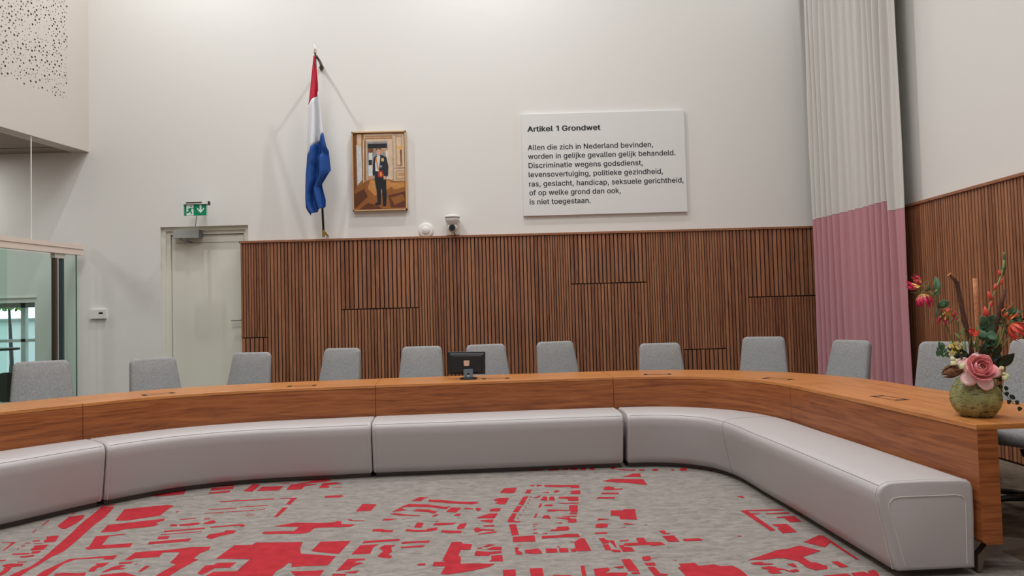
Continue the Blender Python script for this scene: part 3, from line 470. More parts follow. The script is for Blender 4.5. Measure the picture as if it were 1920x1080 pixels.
# wall fittings
def px(p, q, Y): v = at(p, q, Y); return v
th = MB(); a = at(168, 581, YB - .03); c_ = at(198, 597, YB - .03)
th.box(a.x, c_.x, YB - .035, YB, c_.z, a.z); e = empty('wall_thermostat', ((a.x + c_.x) / 2, YB, (a.z + c_.z) / 2))
o = th.build('body', WHITEP, e); o.matrix_parent_inverse = Matrix.Translation(-e.location)
q = at(189, 587, YB - .036); th = MB(); th.box(q.x - .026, q.x + .026, YB - .037, YB - .035, q.z - .012, q.z + .010); o = th.build('display', BLACKP, e); o.matrix_parent_inverse = Matrix.Translation(-e.location)
tag(e, 'white thermostat box with small dark display on the white wall left of the door', 'thermostat')

# emergency exit sign, standing off the wall above the door
GREEN = mat('sign_green', lin(0, 140, 100), .4); SWHITE = mat('sign_white', lin(225, 245, 235), .4); FROST = mat('frosted_acrylic', lin(190, 222, 210), .25)
YS = 9.0
a = at(344, 377, YS); c_ = at(389, 404, YS); cx = (a.x + c_.x) / 2; sw = (c_.x - a.x); sh = a.z - c_.z
e = empty('exit_sign', (cx, YB, c_.z)); inv = Matrix.Translation(-e.location)
def put(m_, name, mt, par=None, **k):
    o = m_.build(name, mt, par or e, **k); o.matrix_parent_inverse = inv if (par or e) is e else Matrix.Identity(4); return o
x0, x1, z0, z1 = a.x, c_.x, c_.z, a.z
m_ = MB(); m_.box(x0, x1, YS, YS + .008, z0, z1 - sh * .22); put(m_, 'sign_plate', FROST)
m_ = MB(); m_.box(x0 - .002, x1 + .008, YS - .02, YS + .05, z1 - sh * .24, z1); m_.box(x0 + .04, x1 - .06, YS - .022, YS - .02, z1 - sh * .18, z1 - sh * .10, 1)
m_.box(cx - .02, cx + .02, YS + .05, YB, z1 - .045, z1 - .015); m_.box(x1 - .0, x1 + .02, YS + .0, YS + .045, z1 - sh * .3, z1 - .01, 1); put(m_, 'sign_housing', [WHITEP, DARKM])
m_ = MB(); gx0, gx1, gz0, gz1 = x0 + .010, x1 - .012, z0 + .006, z1 - sh * .25; m_.box(gx0, gx1, YS - .003, YS, gz0, gz1); put(m_, 'green_panel', GREEN)
gw, gh = gx1 - gx0, gz1 - gz0
def G(u, v, d=.0035): return Vector((gx0 + u * gw, YS - d, gz0 + v * gh))
m_ = MB(); m_.poly([G(.10, .0), G(.42, .0), G(.42, .97), G(.10, .97)])
m_.poly([G(.74, .20), G(.90, .55), G(.90, .72), G(.785, .48), G(.785, .95), G(.695, .95), G(.695, .48), G(.58, .72), G(.58, .55)]); 
put(m_, 'pictogram', SWHITE)
m_ = MB(); D = .0045
m_.poly([G(.31 + .035 * cos(t), .84 + .075 * sin(t), D) for t in [k * pi / 5 for k in range(10)]])
for P in ([(.20, .62), (.28, .70), (.34, .66), (.30, .42), (.22, .45)], [(.10, .28), (.12, .20), (.22, .24), (.29, .44), (.22, .47)], [(.26, .42), (.32, .44), (.37, .12), (.33, .08)], [(.33, .66), (.42, .56), (.45, .58), (.34, .72)], [(.16, .48), (.19, .45), (.24, .62), (.20, .66)]):
    m_.poly([G(u, v, D) for u, v in P])
put(m_, 'running_man', GREEN)
m_ = MB(); q0 = at(369, 404, YS + .02); q1 = at(366, 425, YB - .02); m_.tube([q0, q0.lerp(q1, .5), q1], .004, 6); put(m_, 'cable', DARKM)
tag(e, 'green and white emergency exit sign with running figure and down arrow above the door', 'exit sign')

# smoke detector and dome camera above the panelling
p = at(799, 432, YB); e = empty('smoke_detector', (p.x, YB, p.z)); RX = Matrix.Rotation(pi / 2, 4, 'X')
m_ = MB(); m_.lathe([(.001, 0), (.095, 0), (.095, .018), (.085, .03), (.06, .036), (.001, .036)], n=32, M=RX); m_.build('housing', WHITEP, e, True, auto=35)
m_ = MB(); m_.lathe([(.05, .03), (.048, .05), (.03, .058), (.001, .06)], n=24, M=RX); m_.build('sensor_cap', WHITEP, e, True, auto=35)
tag(e, 'round white detector on the wall just above the slatted panelling', 'smoke detector')
p = at(848, 404, YB - .14); e = empty('dome_camera', (p.x, YB - .14, p.z))
m_ = MB(); m_.lathe([(.001, 0), (.085, 0), (.098, -.012), (.098, -.028), (.001, -.028)], n=32); m_.build('cap', WHITEP, e, True, auto=35)
m_ = MB(); m_.lathe([(.094, -.028), (.094, -.038)], n=32, cap=True); m_.build('vent_ring', DARKM, e)
m_ = MB(); m_.lathe([(.093, -.038), (.088, -.075), (.082, -.085), (.05, -.13), (.001, -.132)], n=32); m_.build('body', WHITEP, e, True, auto=40)
m_ = MB(); m_.lathe([(.083, -.072), (.09, -.070), (.085, -.078)], n=32, cap=False); m_.build('seam_ring', GREYM, e)
m_ = MB(); m_.lathe([(.001, .062)] + [(.062 * sin(a), .062 * cos(a)) for a in [k * pi / 12 for k in range(1, 12)]] + [(.001, -.062)], (0, 0, -.158), n=28); m_.build('camera_ball', WHITEP, e, True)
m_ = MB(); m_.lathe([(.001, 0), (.040, 0), (.042, .012), (.001, .014)], n=24, M=Matrix.Translation((0, -.055, -.165)) @ RX); m_.build('lens', BLACKP, e, True, auto=40)
m_ = MB(); m_.box(-.085, .085, .115, .139, -.235, -.04); m_.box(-.03, .03, .0, .12, -.02, -.005); m_.build('wall_bracket', mat('bracket_cream', lin(218, 212, 196), .6), e)
m_ = MB(); m_.tube([(.01, .0, -.215), (.025, .05, -.235), (.03, .11, -.26)], .006, 6); m_.build('cable', DARKM, e)
tag(e, 'white dome security camera with dark round lens above the panelling', 'camera')

# text board
GLYPHDATA = ''', 188 38,-119 68,71 137,71 84,-119|. 188 95,-4 83,-3 73,1 63,9 55,18 51,29 50,41 51,53 55,64 63,73 73,81 83,85 95,87 107,85 118,81 128,73 135,64 140,53 141,41 140,29 135,18 128,9 118,1 107,-3|1 330 276,509 276,0 212,0 212,448 209,448 86,358 86,427 198,509|A 480 16,0 201,509 276,509 463,0 395,0 287,302 232,478 245,478 191,302 85,0;110,142 110,199 370,199 370,142|D 502 219,0 96,0 96,57 215,57 254,60 288,68 318,81 343,99 363,122 379,149 390,181 397,216 399,255 397,294 390,329 379,361 364,388 344,410 320,428 291,441 258,449 221,452 93,452 93,509 225,509 273,505 315,495 353,478 385,455 412,426 433,391 449,351 458,306 462,255 458,205 449,159 433,119 411,83 384,54 351,31 312,14 268,3;125,509 125,0 60,0 60,509|G 520 269,-7 225,-3 185,7 149,25 118,49 91,79 69,116 53,157 43,203 40,254 43,305 53,352 69,393 91,429 117,459 149,484 184,501 223,512 265,516 291,514 316,510 340,504 363,494 384,483 403,469 421,453 436,436 449,416 460,395 468,373 474,349 408,349 402,365 395,379 387,393 378,406 368,417 356,427 344,436 330,443 315,448 300,453 283,455 265,456 236,453 209,445 183,432 160,414 141,392 125,364 113,332 106,295 103,254 106,213 113,177 125,145 141,117 161,95 184,76 210,63 238,56 269,53 296,55 322,61 345,71 365,85 382,102 396,123 407,147 413,173 415,202 434,199 283,199 283,256 478,256 478,200 475,160 466,124 451,91 431,62 406,38 377,19 344,5 308,-4|N 523 60,0 60,509 136,509 343,183 414,55 405,54 399,509 463,509 463,0 387,0 202,290 108,452 119,454 125,291 125,0|a 389 160,-9 137,-7 115,-3 94,5 76,15 60,29 48,45 38,63 32,84 30,108 32,128 36,146 43,161 53,174 64,184 78,193 92,200 108,206 271,240 274,246 275,272 272,285 267,297 260,307 251,315 240,322 227,327 212,330 196,331 178,330 163,327 149,322 137,316 127,309 100,274 41,291 51,313 64,331 79,346 95,358 114,368 133,375 153,380 173,383 194,384 239,379 255,375 271,369 286,360 300,350 312,336 322,320 330,301 335,278 337,251 337,0 277,0 277,52 272,52 252,25 242,16 229,8 215,1 199,-4 181,-7;170,45 192,47 211,51 228,59 242,68 254,80 263,93 270,108 274,122 276,138 276,190 122,153 112,147 103,139 97,130 93,118 92,105 93,93 96,82 102,72 109,64 119,57 130,52 142,48 156,46|b 424 229,-8 208,-7 189,-3 172,4 159,12 147,21 118,59 112,59 112,0 53,0 53,509 114,509 114,319 118,319 147,355 158,364 171,373 188,379 207,383 229,384 259,382 287,374 313,361 335,342 354,320 370,293 381,261 388,227 390,189 388,151 381,116 370,84 355,57 336,34 313,16 288,3 260,-6;220,47 242,49 262,55 279,66 294,80 306,97 316,117 323,139 327,163 328,189 327,215 323,239 316,261 307,281 295,298 280,311 262,322 243,328 220,330 198,328 178,322 161,312 147,299 134,282 125,263 118,241 114,216 113,189 114,162 118,138 125,115 135,95 147,78 162,65 179,55 198,49|c 396 207,-8 174,-5 144,3 117,16 93,35 72,58 56,85 44,116 37,150 34,187 37,225 44,260 56,291 72,318 93,341 117,360 144,374 174,382 207,384 226,384 243,381 260,377 276,371 291,364 305,356 318,346 330,335 340,322 349,308 356,293 362,277 303,262 207,330 184,328 163,321 145,310 130,296 118,278 108,258 102,236 98,212 96,187 98,163 102,139 108,117 118,97 130,80 145,66 163,55 184,49 207,46 304,117 363,102 357,86 350,70 341,56 331,43 319,32 306,21 292,12 277,5 261,-1 244,-5 226,-7|d 424 195,-8 165,-6 137,3 111,16 89,34 70,57 55,84 43,116 36,151 34,189 36,227 43,261 55,293 70,320 89,342 112,361 137,374 165,382 196,384 218,383 237,379 253,373 267,364 278,355 306,319 311,319 311,509 372,509 372,0 313,0 313,59 307,59 277,21 266,12 252,4 236,-3 217,-7;205,47 226,49 246,55 263,65 278,78 290,95 299,115 306,138 310,162 312,189 310,216 306,241 300,263 290,282 278,299 263,312 246,322 227,328 205,330 182,328 162,322 145,311 130,298 118,281 108,261 102,239 98,215 96,189 98,163 102,139 109,117 118,97 130,80 145,66 162,55 182,49|e 404 212,-8 177,-5 145,3 117,16 92,35 72,58 56,85 44,116 37,150 34,187 36,224 44,258 55,290 71,317 91,340 115,359 142,373 172,382 205,384 226,383 246,380 266,374 285,366 303,355 319,341 334,324 347,305 357,282 365,256 370,227 371,194 310,202 308,226 304,248 298,269 288,286 277,301 263,314 246,323 227,328 205,330 183,328 164,323 146,313 131,301 119,286 109,270 102,251 97,231 96,211 96,178 98,151 102,127 110,106 121,88 135,73 151,61 169,53 190,48 212,46 227,47 241,49 254,53 265,58 276,65 285,73 294,82 300,93 306,105 365,91 358,72 348,55 335,39 320,26 302,14 283,4 261,-3 237,-7;75,169 75,221 371,221 371,169|f 254 228,379 228,327 6,327 6,379;81,0 81,432 82,452 87,470 96,486 107,499 120,510 135,519 152,525 169,529 187,530 243,521 227,468 178,472 164,468 154,460 147,449 143,435 142,419 142,0|g 425 207,-151 180,-149 156,-146 134,-140 114,-132 97,-122 82,-110 70,-97 59,-84 51,-69 101,-41 131,-74 142,-82 154,-88 169,-93 187,-96 207,-97 236,-95 261,-87 282,-75 298,-58 308,-34 311,-6 311,68 306,68 277,32 266,23 252,16 236,10 217,6 195,5 165,7 138,14 113,27 90,43 71,65 55,90 43,120 36,154 34,191 36,229 43,263 55,293 71,320 90,342 112,361 138,374 166,382 196,384 218,383 237,379 253,373 267,365 279,356 308,319 313,319 313,379 372,379 372,-9 370,-40 363,-67 350,-90 334,-109 314,-124 291,-136 265,-144 237,-149;205,59 227,61 246,66 264,75 278,87 290,103 300,121 307,142 311,166 312,193 311,219 307,242 300,264 291,283 279,299 264,312 247,322 227,328 205,330 182,328 163,322 145,312 130,298 118,282 109,262 102,241 98,218 96,193 98,167 102,144 109,123 118,104 131,88 145,76 163,66 183,61|h 410 114,227 114,0 53,0 53,509 114,509 114,287 102,287 116,319 132,344 152,362 175,374 200,382 227,384 252,383 275,377 295,369 313,356 328,340 341,321 350,298 355,271 357,240 357,0 296,0 296,235 293,263 286,286 273,304 256,318 235,326 210,329 192,328 176,324 161,317 147,308 136,297 126,283 119,266 115,248|i 167 53,0 53,379 114,379 114,0;84,443 73,444 63,448 54,455 47,463 43,472 41,483 43,494 47,504 54,512 63,518 73,522 84,524 95,522 105,518 114,512 121,504 125,494 126,483 125,472 121,463 114,455 105,448 95,444|j 167 53,379 114,379 114,-30 112,-52 108,-72 102,-90 92,-106 80,-119 65,-129 47,-137 27,-141 4,-143 -10,-143 -10,-87 18,-85 31,-80 40,-72 47,-61 51,-46 53,-29;83,443 72,444 62,448 53,455 47,463 42,472 41,483 42,494 47,504 53,512 62,518 72,522 83,524 95,522 105,518 114,512 120,504 125,494 126,483 125,472 120,463 114,455 105,448 95,444|k 381 110,137 110,212 121,212 284,379 360,379 184,199 177,199;53,0 53,509 114,509 114,0;294,0 148,186 191,229 372,0|l 189 139,-2 112,0 91,8 74,20 62,37 55,59 53,84 53,509 114,509 114,99 114,83 117,71 120,62 126,57 135,53 170,54 181,3|m 610 53,0 53,379 112,379 112,295 108,295 114,314 122,331 132,346 144,358 158,368 172,376 187,382 203,385 219,386 245,383 268,375 287,361 303,342 314,320 321,295 312,295 318,312 326,329 337,343 350,356 364,366 381,375 398,381 417,385 437,386 458,385 478,380 497,372 514,361 529,346 541,328 550,307 555,283 557,255 557,0 496,0 496,254 493,279 485,298 473,313 456,323 438,329 419,330 402,329 387,326 374,320 363,312 353,302 345,290 340,277 336,263 335,247 335,0 274,0 274,260 272,280 265,297 253,311 238,322 220,328 199,330 185,329 171,326 158,320 145,312 135,302 126,289 119,274 115,257 114,238 114,0|n 410 114,227 114,0 53,0 53,379 112,379 112,287 102,287 116,319 132,344 152,362 175,374 200,382 227,384 252,383 275,377 295,369 313,356 328,340 341,321 350,298 355,271 357,240 357,0 296,0 296,235 293,263 286,286 273,304 256,318 235,326 210,329 192,328 176,324 161,317 147,308 136,297 126,283 119,266 115,248|o 415 207,-8 174,-5 144,3 117,16 93,35 72,58 56,85 44,116 37,150 34,187 37,225 44,260 56,291 72,318 93,341 117,360 144,374 174,382 207,384 241,382 271,374 299,360 323,341 343,318 359,291 371,260 379,225 381,187 379,150 371,116 359,85 343,58 323,35 299,16 271,3 241,-5;207,46 231,49 252,55 270,66 285,80 298,97 307,117 314,139 318,163 319,187 318,212 314,236 307,258 298,278 285,296 270,310 252,321 231,328 207,330 184,328 163,321 145,310 130,296 118,278 108,258 102,236 98,212 96,187 98,163 102,139 108,117 118,97 130,80 145,66 163,55 184,49|p 424 53,-143 53,379 112,379 112,319 118,319 147,355 158,364 171,373 188,379 207,383 229,384 259,382 287,374 313,361 335,342 354,320 370,293 381,261 388,227 390,189 388,151 381,116 370,84 355,57 336,34 313,16 288,3 260,-6 229,-8 208,-7 189,-3 173,4 159,12 147,21 118,59 114,59 114,-143;220,47 242,49 262,55 279,66 294,80 306,97 316,117 323,139 327,163 328,189 327,215 323,239 316,261 307,281 295,298 280,311 262,322 243,328 220,330 198,328 178,322 161,312 147,299 134,282 125,263 118,241 114,216 113,189 114,162 118,138 125,115 135,95 147,78 162,65 179,55 198,49|r 259 53,0 53,379 112,379 112,321 115,321 124,339 137,354 152,367 171,377 191,383 243,384 243,322 190,324 174,321 159,315 146,306 135,296 126,284 119,269 115,254 114,237 114,0|s 365 182,-8 157,-7 133,-3 112,3 93,12 76,24 62,38 50,54 41,73 36,94 94,107 101,87 111,72 124,60 141,52 160,47 181,45 206,47 227,53 244,62 258,74 265,88 268,103 266,115 262,126 254,136 243,144 229,150 212,155 149,170 118,180 92,192 72,208 58,227 50,249 47,274 49,295 55,314 65,332 79,347 95,360 115,370 137,378 161,383 187,384 212,383 234,379 254,372 271,363 286,352 299,339 309,324 318,308 324,290 268,277 262,291 254,304 243,316 228,325 210,331 187,333 166,331 147,326 131,317 119,305 111,292 109,277 110,264 115,253 124,243 136,235 152,229 172,223 229,209 261,200 287,187 306,171 320,153 328,131 331,107 329,85 323,65 312,47 298,31 281,18 260,6 236,-2 210,-7|t 227 204,379 204,327 6,327 6,379;65,471 126,471 126,98 127,83 130,70 136,61 144,55 156,51 202,54 213,2 168,-4 138,-1 113,7 92,21 77,41 68,64 65,93|u 410 182,-5 158,-3 135,2 115,11 97,23 82,39 69,59 60,82 54,109 53,139 53,379 114,379 114,144 116,117 124,94 137,75 154,61 175,53 200,50 218,51 234,55 249,62 263,71 274,83 283,97 290,113 295,132 296,153 296,379 357,379 357,0 298,0 298,92 307,92 294,60 277,35 257,17 234,5 209,-3|v 389 163,0 17,379 84,379 165,155 206,21 184,21 224,155 305,379 371,379 226,0|w 567 138,0 23,379 87,379 133,214 170,62 210,214 252,379 316,379 358,214 397,62 434,214 480,379 545,379 429,0 368,0 319,172 284,316 249,172 199,0|z 380 42,0 42,46 254,320 254,323 48,323 48,379 333,379 333,331 126,60 126,56 339,56 339,0'''
p0 = at(979, 216, YB); p1 = at(1287, 208, YB); p2 = at(985, 409, YB)
bx0, bx1, bz1, bz0 = .175, 2.295, 3.955, 2.625
e = empty('text_board', ((bx0 + bx1) / 2, YB, bz0)); inv = Matrix.Translation(-e.location)
m_ = MB(); m_.box(bx0, bx1, YB - .035, YB - .001, bz0, bz1)
o = put(m_, 'panel', mat('board_white', lin(226, 225, 224), .45)); bv = o.modifiers.new('bevel', 'BEVEL'); bv.width = .003; bv.segments = 2
INK = mat('board_ink', lin(28, 28, 34), .6)
GLYPHS = {}
for g_ in GLYPHDATA.split('|'):
    c_, adv_, L_ = g_.split(' ', 2)
    GLYPHS[c_] = (int(adv_) / 1000, [[tuple(int(k) / 1000 for k in p_.split(',')) for p_ in l_.split()] for l_ in L_.split(';')])
def text(s, x, z, width, capz, bold, name):
    """letter outlines filled as flat shapes on the board"""
    groups = []; pen = 0
    for ch in s:
        if ch == ' ': pen += .21; continue
        adv, loops = GLYPHS[ch]
        loops = [[(px_ + pen, py_) for px_, py_ in l] for l in loops]
        holes = ch in 'abdgopq' and len(loops) > 1
        groups += [loops] if holes else [[l] for l in loops]
        pen += adv + .012
    bm = bmesh.new()
    for gi, grp in enumerate(groups):
        cu = bpy.data.curves.new(name, 'CURVE'); cu.dimensions = '2D'; cu.fill_mode = 'BOTH'; cu.offset = 0
        for l in grp:
            sp = cu.splines.new('POLY'); sp.points.add(len(l) - 1); sp.use_cyclic_u = True
            for k, (px_, py_) in enumerate(l): sp.points[k].co = (px_, py_, 0, 1)
        o = bpy.data.objects.new(name, cu); me_ = o.to_mesh()
        for ki, (ox, oy) in enumerate(((0, 0), (bold, 0), (-bold, 0), (0, bold * .6), (0, -bold * .6))):
            n0 = len(bm.verts); bm.from_mesh(me_); bm.verts.ensure_lookup_table()
            for v in bm.verts[n0:]: v.co.x += ox; v.co.y += oy; v.co.z = (gi % 3) * .00012 + ki * .00002
        o.to_mesh_clear(); bpy.data.objects.remove(o); bpy.data.curves.remove(cu)
    me = bpy.data.meshes.new(name); bm.to_mesh(me); bm.free()
    xs = [v.co.x for v in me.vertices]; wd = max(xs) - min(xs); x0_ = min(xs)
    sx = width / wd; sz = capz / .509
    for v in me.vertices: v.co = Vector(((v.co.x - x0_) * sx + x, YB - .0358 - v.co.z, v.co.y * sz + z))
    return me
def lettering(line, name, par, inv_, bold):
    s, (xa, ya), xb, cap = line
    P = at(xa, ya, YB - .035); Q = at(xb, ya, YB - .035)
    me = text(s, P.x, P.z, Q.x - P.x, cap, bold, name); me.materials.append(INK)
    o = bpy.data.objects.new(name, me); col.objects.link(o); o.parent = par; o.matrix_parent_inverse = inv_; return o
S4 = 350 / 1643
def zy(tx, ty): return (960 + tx * S4, 190 + ty * S4)
lettering(('Artikel 1 Grondwet', zy(135, 268), 960 + 780 * S4, .068), 'heading', e, inv, .030)
rows = [('Allen die zich in Nederland bevinden,', (139, 430), 1243), ('worden in gelijke gevallen gelijk behandeld.', (142, 508), 1440), ('Discriminatie wegens godsdienst,', (146, 588), 1152),
        ('levensovertuiging, politieke gezindheid,', (147, 668), 1330), ('ras, geslacht, handicap, seksuele gerichtheid,', (150, 750), 1512), ('of op welke grond dan ook,', (153, 828), 958), ('is niet toegestaan.', (155, 908), 694)]
for s, p, x in rows: lettering((s, zy(*p), 960 + x * S4, .066), 'text_line', e, inv, .016)
tag(e, 'large white wall board headed Artikel 1 Grondwet with black lettering', 'sign board')

# framed portrait
e = empty('framed_portrait', (-1.67, YB, 2.75)); inv = Matrix.Translation(-e.location)
fx0, fx1, fz0, fz1 = -2.025, -1.325, 2.745, 3.775
OAK = mat('pale_oak', lin(206, 168, 122), .5); 
m_ = MB()
for (a0, a1, c0_, c1_) in ((fx0, fx1, fz1 - .016, fz1), (fx0, fx1, fz0, fz0 + .016), (fx0, fx0 + .016, fz0, fz1), (fx1 - .016, fx1, fz0, fz1)): m_.box(a0, a1, YB - .06, YB - .005, c0_, c1_)
m_.box(fx0, fx1, YB - .01, YB, fz0, fz1); put(m_, 'frame', OAK)
m_ = MB(); m_.box(fx0 + .016, fx1 - .016, YB - .04, YB - .01, fz0 + .016, fz1 - .016); put(m_, 'shadow_gap', mat('frame_gap', lin(70, 40, 28), .8))
PW, PH = fx1 - fx0 - .044, fz1 - fz0 - .044
def C3(c, **k): return mat('print_' + c, k['rgb'], .45)
pal = dict(beige=(190, 150, 110), dkbeige=(150, 104, 68), lt=(218, 190, 158), white=(214, 216, 214), wood=(150, 92, 42), woodl=(196, 136, 74), woodd=(98, 52, 28), dark=(34, 38, 50), grey=(150, 146, 142), skin=(208, 160, 134), hair=(110, 78, 54), orange=(214, 126, 40), red=(182, 50, 32), gold=(226, 176, 92), black=(26, 26, 32), brown=(122, 70, 40), palewall=(206, 186, 166))
names = list(pal); pm = [mat('print_' + n, lin(*pal[n]), .4, noise=.10, nscale=25) for n in names]
m_ = MB(); lay_ = [0]
def Q(cn, pts):
    """polygon in crop pixels (x 145..735, y 120..970)"""
    lay_[0] += 1; d = .0402 + lay_[0] * .00006
    m_.poly([Vector((fx0 + .022 + (x - 150) / 575 * PW, YB - d, fz1 - .022 - (y - 125) / 845 * PH)) for x, y in pts], names.index(cn))
R_ = lambda x0, y0, x1, y1: [(x0, y0), (x1, y0), (x1, y1), (x0, y1)]
Q('beige', R_(150, 125, 725, 970)); Q('dkbeige', R_(150, 125, 265, 760)); Q('lt', R_(265, 130, 600, 200)); Q('beige', R_(280, 150, 590, 180)); Q('dkbeige', R_(265, 180, 600, 190))
Q('white', [(180, 250), (235, 230), (240, 640), (185, 700)]); Q('lt', [(190, 130), (240, 130), (235, 260), (190, 280)]); Q('brown', [(150, 130), (185, 130), (170, 400), (175, 760), (150, 800)])
Q('dkbeige', [(245, 190), (290, 200), (285, 640), (240, 690)]); Q('lt', [(255, 195), (268, 195), (262, 660), (250, 680)]); Q('palewall', R_(290, 200, 590, 640)); Q('lt', R_(540, 190, 575, 660)); Q('grey', R_(300, 215, 535, 640)); Q('black', R_(310, 240, 528, 292)); Q('brown', R_(312, 292, 372, 350)); Q('beige', R_(450, 292, 520, 345))
Q('white', R_(320, 340, 365, 420)); Q('dark', R_(318, 420, 352, 480)); Q('white', R_(510, 320, 535, 640)); Q('white', R_(312, 480, 360, 630)); Q('grey', R_(360, 350, 515, 640)); Q('beige', R_(300, 600, 360, 645))
Q('palewall', R_(600, 140, 722, 660)); Q('beige', R_(625, 160, 700, 500)); Q('lt', R_(640, 175, 690, 480)); Q('gold', [(640, 280), (690, 265), (705, 300), (680, 320), (650, 305)]); Q('brown', [(675, 315), (695, 315), (690, 480), (680, 510)]); Q('dkbeige', R_(605, 515, 722, 525)); Q('beige', R_(620, 545, 722, 650)); Q('lt', R_(640, 560, 722, 625)); Q('beige', R_(650, 572, 722, 612))
Q('wood', [(150, 760), (240, 680), (320, 640), (540, 640), (600, 665), (725, 668), (725, 970), (150, 970)]); Q('woodl', [(330, 650), (540, 650), (600, 700), (520, 760), (380, 820), (300, 740)]); Q('woodl', [(540, 680), (720, 680), (720, 730), (600, 760)])
Q('woodd', [(150, 800), (260, 740), (300, 830), (180, 940), (150, 960)]); Q('woodd', [(530, 820), (725, 780), (725, 960), (560, 960)]); Q('wood', [(560, 850), (700, 810), (720, 880), (600, 930)]); Q('woodd', [(300, 900), (420, 930), (460, 970), (200, 970)])
Q('black', [(385, 590), (515, 590), (512, 700), (515, 820), (508, 920), (470, 920), (462, 760), (450, 740), (448, 900), (410, 905), (400, 760), (380, 640)])
Q('black', [(380, 905), (420, 890), (450, 905), (440, 925), (385, 925)]); Q('black', [(468, 915), (508, 905), (505, 940), (470, 945)])
Q('dark', [(395, 380), (430, 365), (470, 370), (520, 395), (540, 500), (532, 600), (520, 612), (500, 600), (480, 580), (470, 600), (400, 590), (362, 600), (358, 560), (368, 440), (378, 395)])
Q('white', [(400, 395), (425, 375), (450, 385), (440, 470), (430, 550), (392, 548), (390, 470)]); Q('orange', [(395, 400), (408, 392), (435, 540), (415, 530)]); Q('red', [(425, 550), (470, 545), (485, 600), (455, 622), (420, 610)]); Q('gold', [(440, 560), (460, 565), (465, 600), (445, 605)])
Q('skin', [(405, 310), (425, 298), (452, 300), (458, 335), (450, 362), (430, 372), (410, 358)]); Q('hair', [(400, 320), (405, 292), (430, 286), (458, 292), (462, 325), (452, 308), (420, 302), (408, 318)]); Q('white', [(412, 372), (440, 370), (450, 385), (420, 395)])
Q('skin', [(480, 605), (510, 605), (508, 640), (485, 645)]); Q('skin', [(355, 598), (375, 598), (380, 622), (360, 625)]); Q('gold', R_(460, 405, 490, 440)); Q('grey', R_(445, 485, 468, 508)); Q('dark', [(500, 560), (538, 560), (530, 610), (500, 605)])
put(m_, 'photograph', pm)
tag(e, 'framed photograph of a standing person in dark dress coat with orange sash', 'framed picture')

# flag on its pole
YF = 8.95
e = empty('flag_pole', (-2.36, YB, 2.42)); inv = Matrix.Translation(-e.location)
base = at(607, 443, 9.2); top = at(591, 101, YF); 
m_ = MB(); kp = base.lerp(top, .035); m_.tube([kp, base.lerp(top, .5), top], [.014, .013, .011], 10); put(m_, 'pole', BLACKP, smooth=True)
BRASS = mat('brass', lin(176, 146, 84), .35, .8)
m_ = MB(); m_.tube([base - Vector((0, 0, .01)), kp], .018, 10); m_.tube([base + Vector((.015, 0, .05)), base + Vector((.03, .05, .02)), (base.x + .03, YB, base.z + .02)], .012, 8); put(m_, 'base_bracket', BRASS)
m_ = MB(); t2 = at(590.5, 79, YF - .02); m_.tube([top, top.lerp(t2, .15), top.lerp(t2, .2), top.lerp(t2, .3), top.lerp(t2, .45), t2], [.012, .02, .012, .018, .007, .002], 10); put(m_, 'finial', mat('steel_pale', lin(190, 184, 170), .3, .8), smooth=True)
m_ = MB(); k0 = at(593, 105, YF); k1 = at(600, 116, YF + .2); k2 = at(602, 125, YB - .03)
m_.tube([k0, k1, (k2.x + .01, YB - .06, k1.z - .01), (k2.x, YB - .025, k2.z + .02), (k2.x, YB - .01, k2.z - .04)], [.016, .018, .02, .02, .018], 10); m_.lathe([(.03, 0), (.03, .01)], n=16, M=Matrix.Translation((k2.x, YB, k2.z)) @ RX); put(m_, 'wall_arm', mat('dark_bronze', lin(112, 100, 84), .35, .7), smooth=True)
tag(e, 'dark flag pole with pointed finial and curved wall arm above the panelling', 'flag pole')
e = empty('national_flag', tuple(top)); inv = Matrix.Translation(-e.location)
rowsF = [((588.5, 106), (591, 106)), ((584, 145), (595.5, 138)), ((580.5, 176), (598, 160)), ((578, 197), (599, 174)), ((576.5, 236), (603.5, 208)), ((575.5, 262), (606, 230)), ((575, 290), (608.5, 251)),
         ((572, 325), (615, 282)), ((571, 350), (619.5, 318)), ((571, 372), (603, 345)), ((572.5, 388), (608, 362)), ((577, 396), (612, 376)), ((583.5, 404), (612, 386))]
mids = [0, 3, 6, 12]
FM = [mat('flag_red', lin(196, 36, 62), .8, bump=.2, bscale=600), mat('flag_white', lin(226, 228, 232), .8, bump=.2, bscale=600), mat('flag_blue', lin(20, 74, 148), .8, bump=.2, bscale=600)]
rr = []
import bisect
K = 5
for i in range((len(rowsF) - 1) * K + 1):
    t = i / K; a = min(int(t), len(rowsF) - 2); u = t - a; L0, R0 = rowsF[a]; L1, R1 = rowsF[a + 1]
    lx, ly = L0[0] * (1 - u) + L1[0] * u, L0[1] * (1 - u) + L1[1] * u; rx, ry = R0[0] * (1 - u) + R1[0] * u, R0[1] * (1 - u) + R1[1] * u
    row = []; NN = 16
    for j in range(NN + 1):
        v = j / NN; P = at(lx + (rx - lx) * v, ly + (ry - ly) * v, YF)
        amp = .006 + .05 * min(1, i / 30); ph = v * 2 * pi * (1.6 if t < 7 else 2.1) + t * .22
        P.y += amp * sin(ph) - .02 + .012 * sin(v * 14 + t * .9)
        row.append(P)
    rr.append(row)
for si, (nm, cn) in enumerate((('red_stripe', 0), ('white_stripe', 1), ('blue_stripe', 2))):
    m_ = MB(); lo, hi = mids[si] * K, mids[si + 1] * K
    m_.rings(rr[lo:hi + 1], closed=False, cap0=False, cap1=False)
    o = put(m_, nm, FM[cn], smooth=True); sd = o.modifiers.new('cloth', 'SOLIDIFY'); sd.thickness = .004
tag(e, 'red white and blue flag hanging furled from the pole beside the portrait', 'flag')

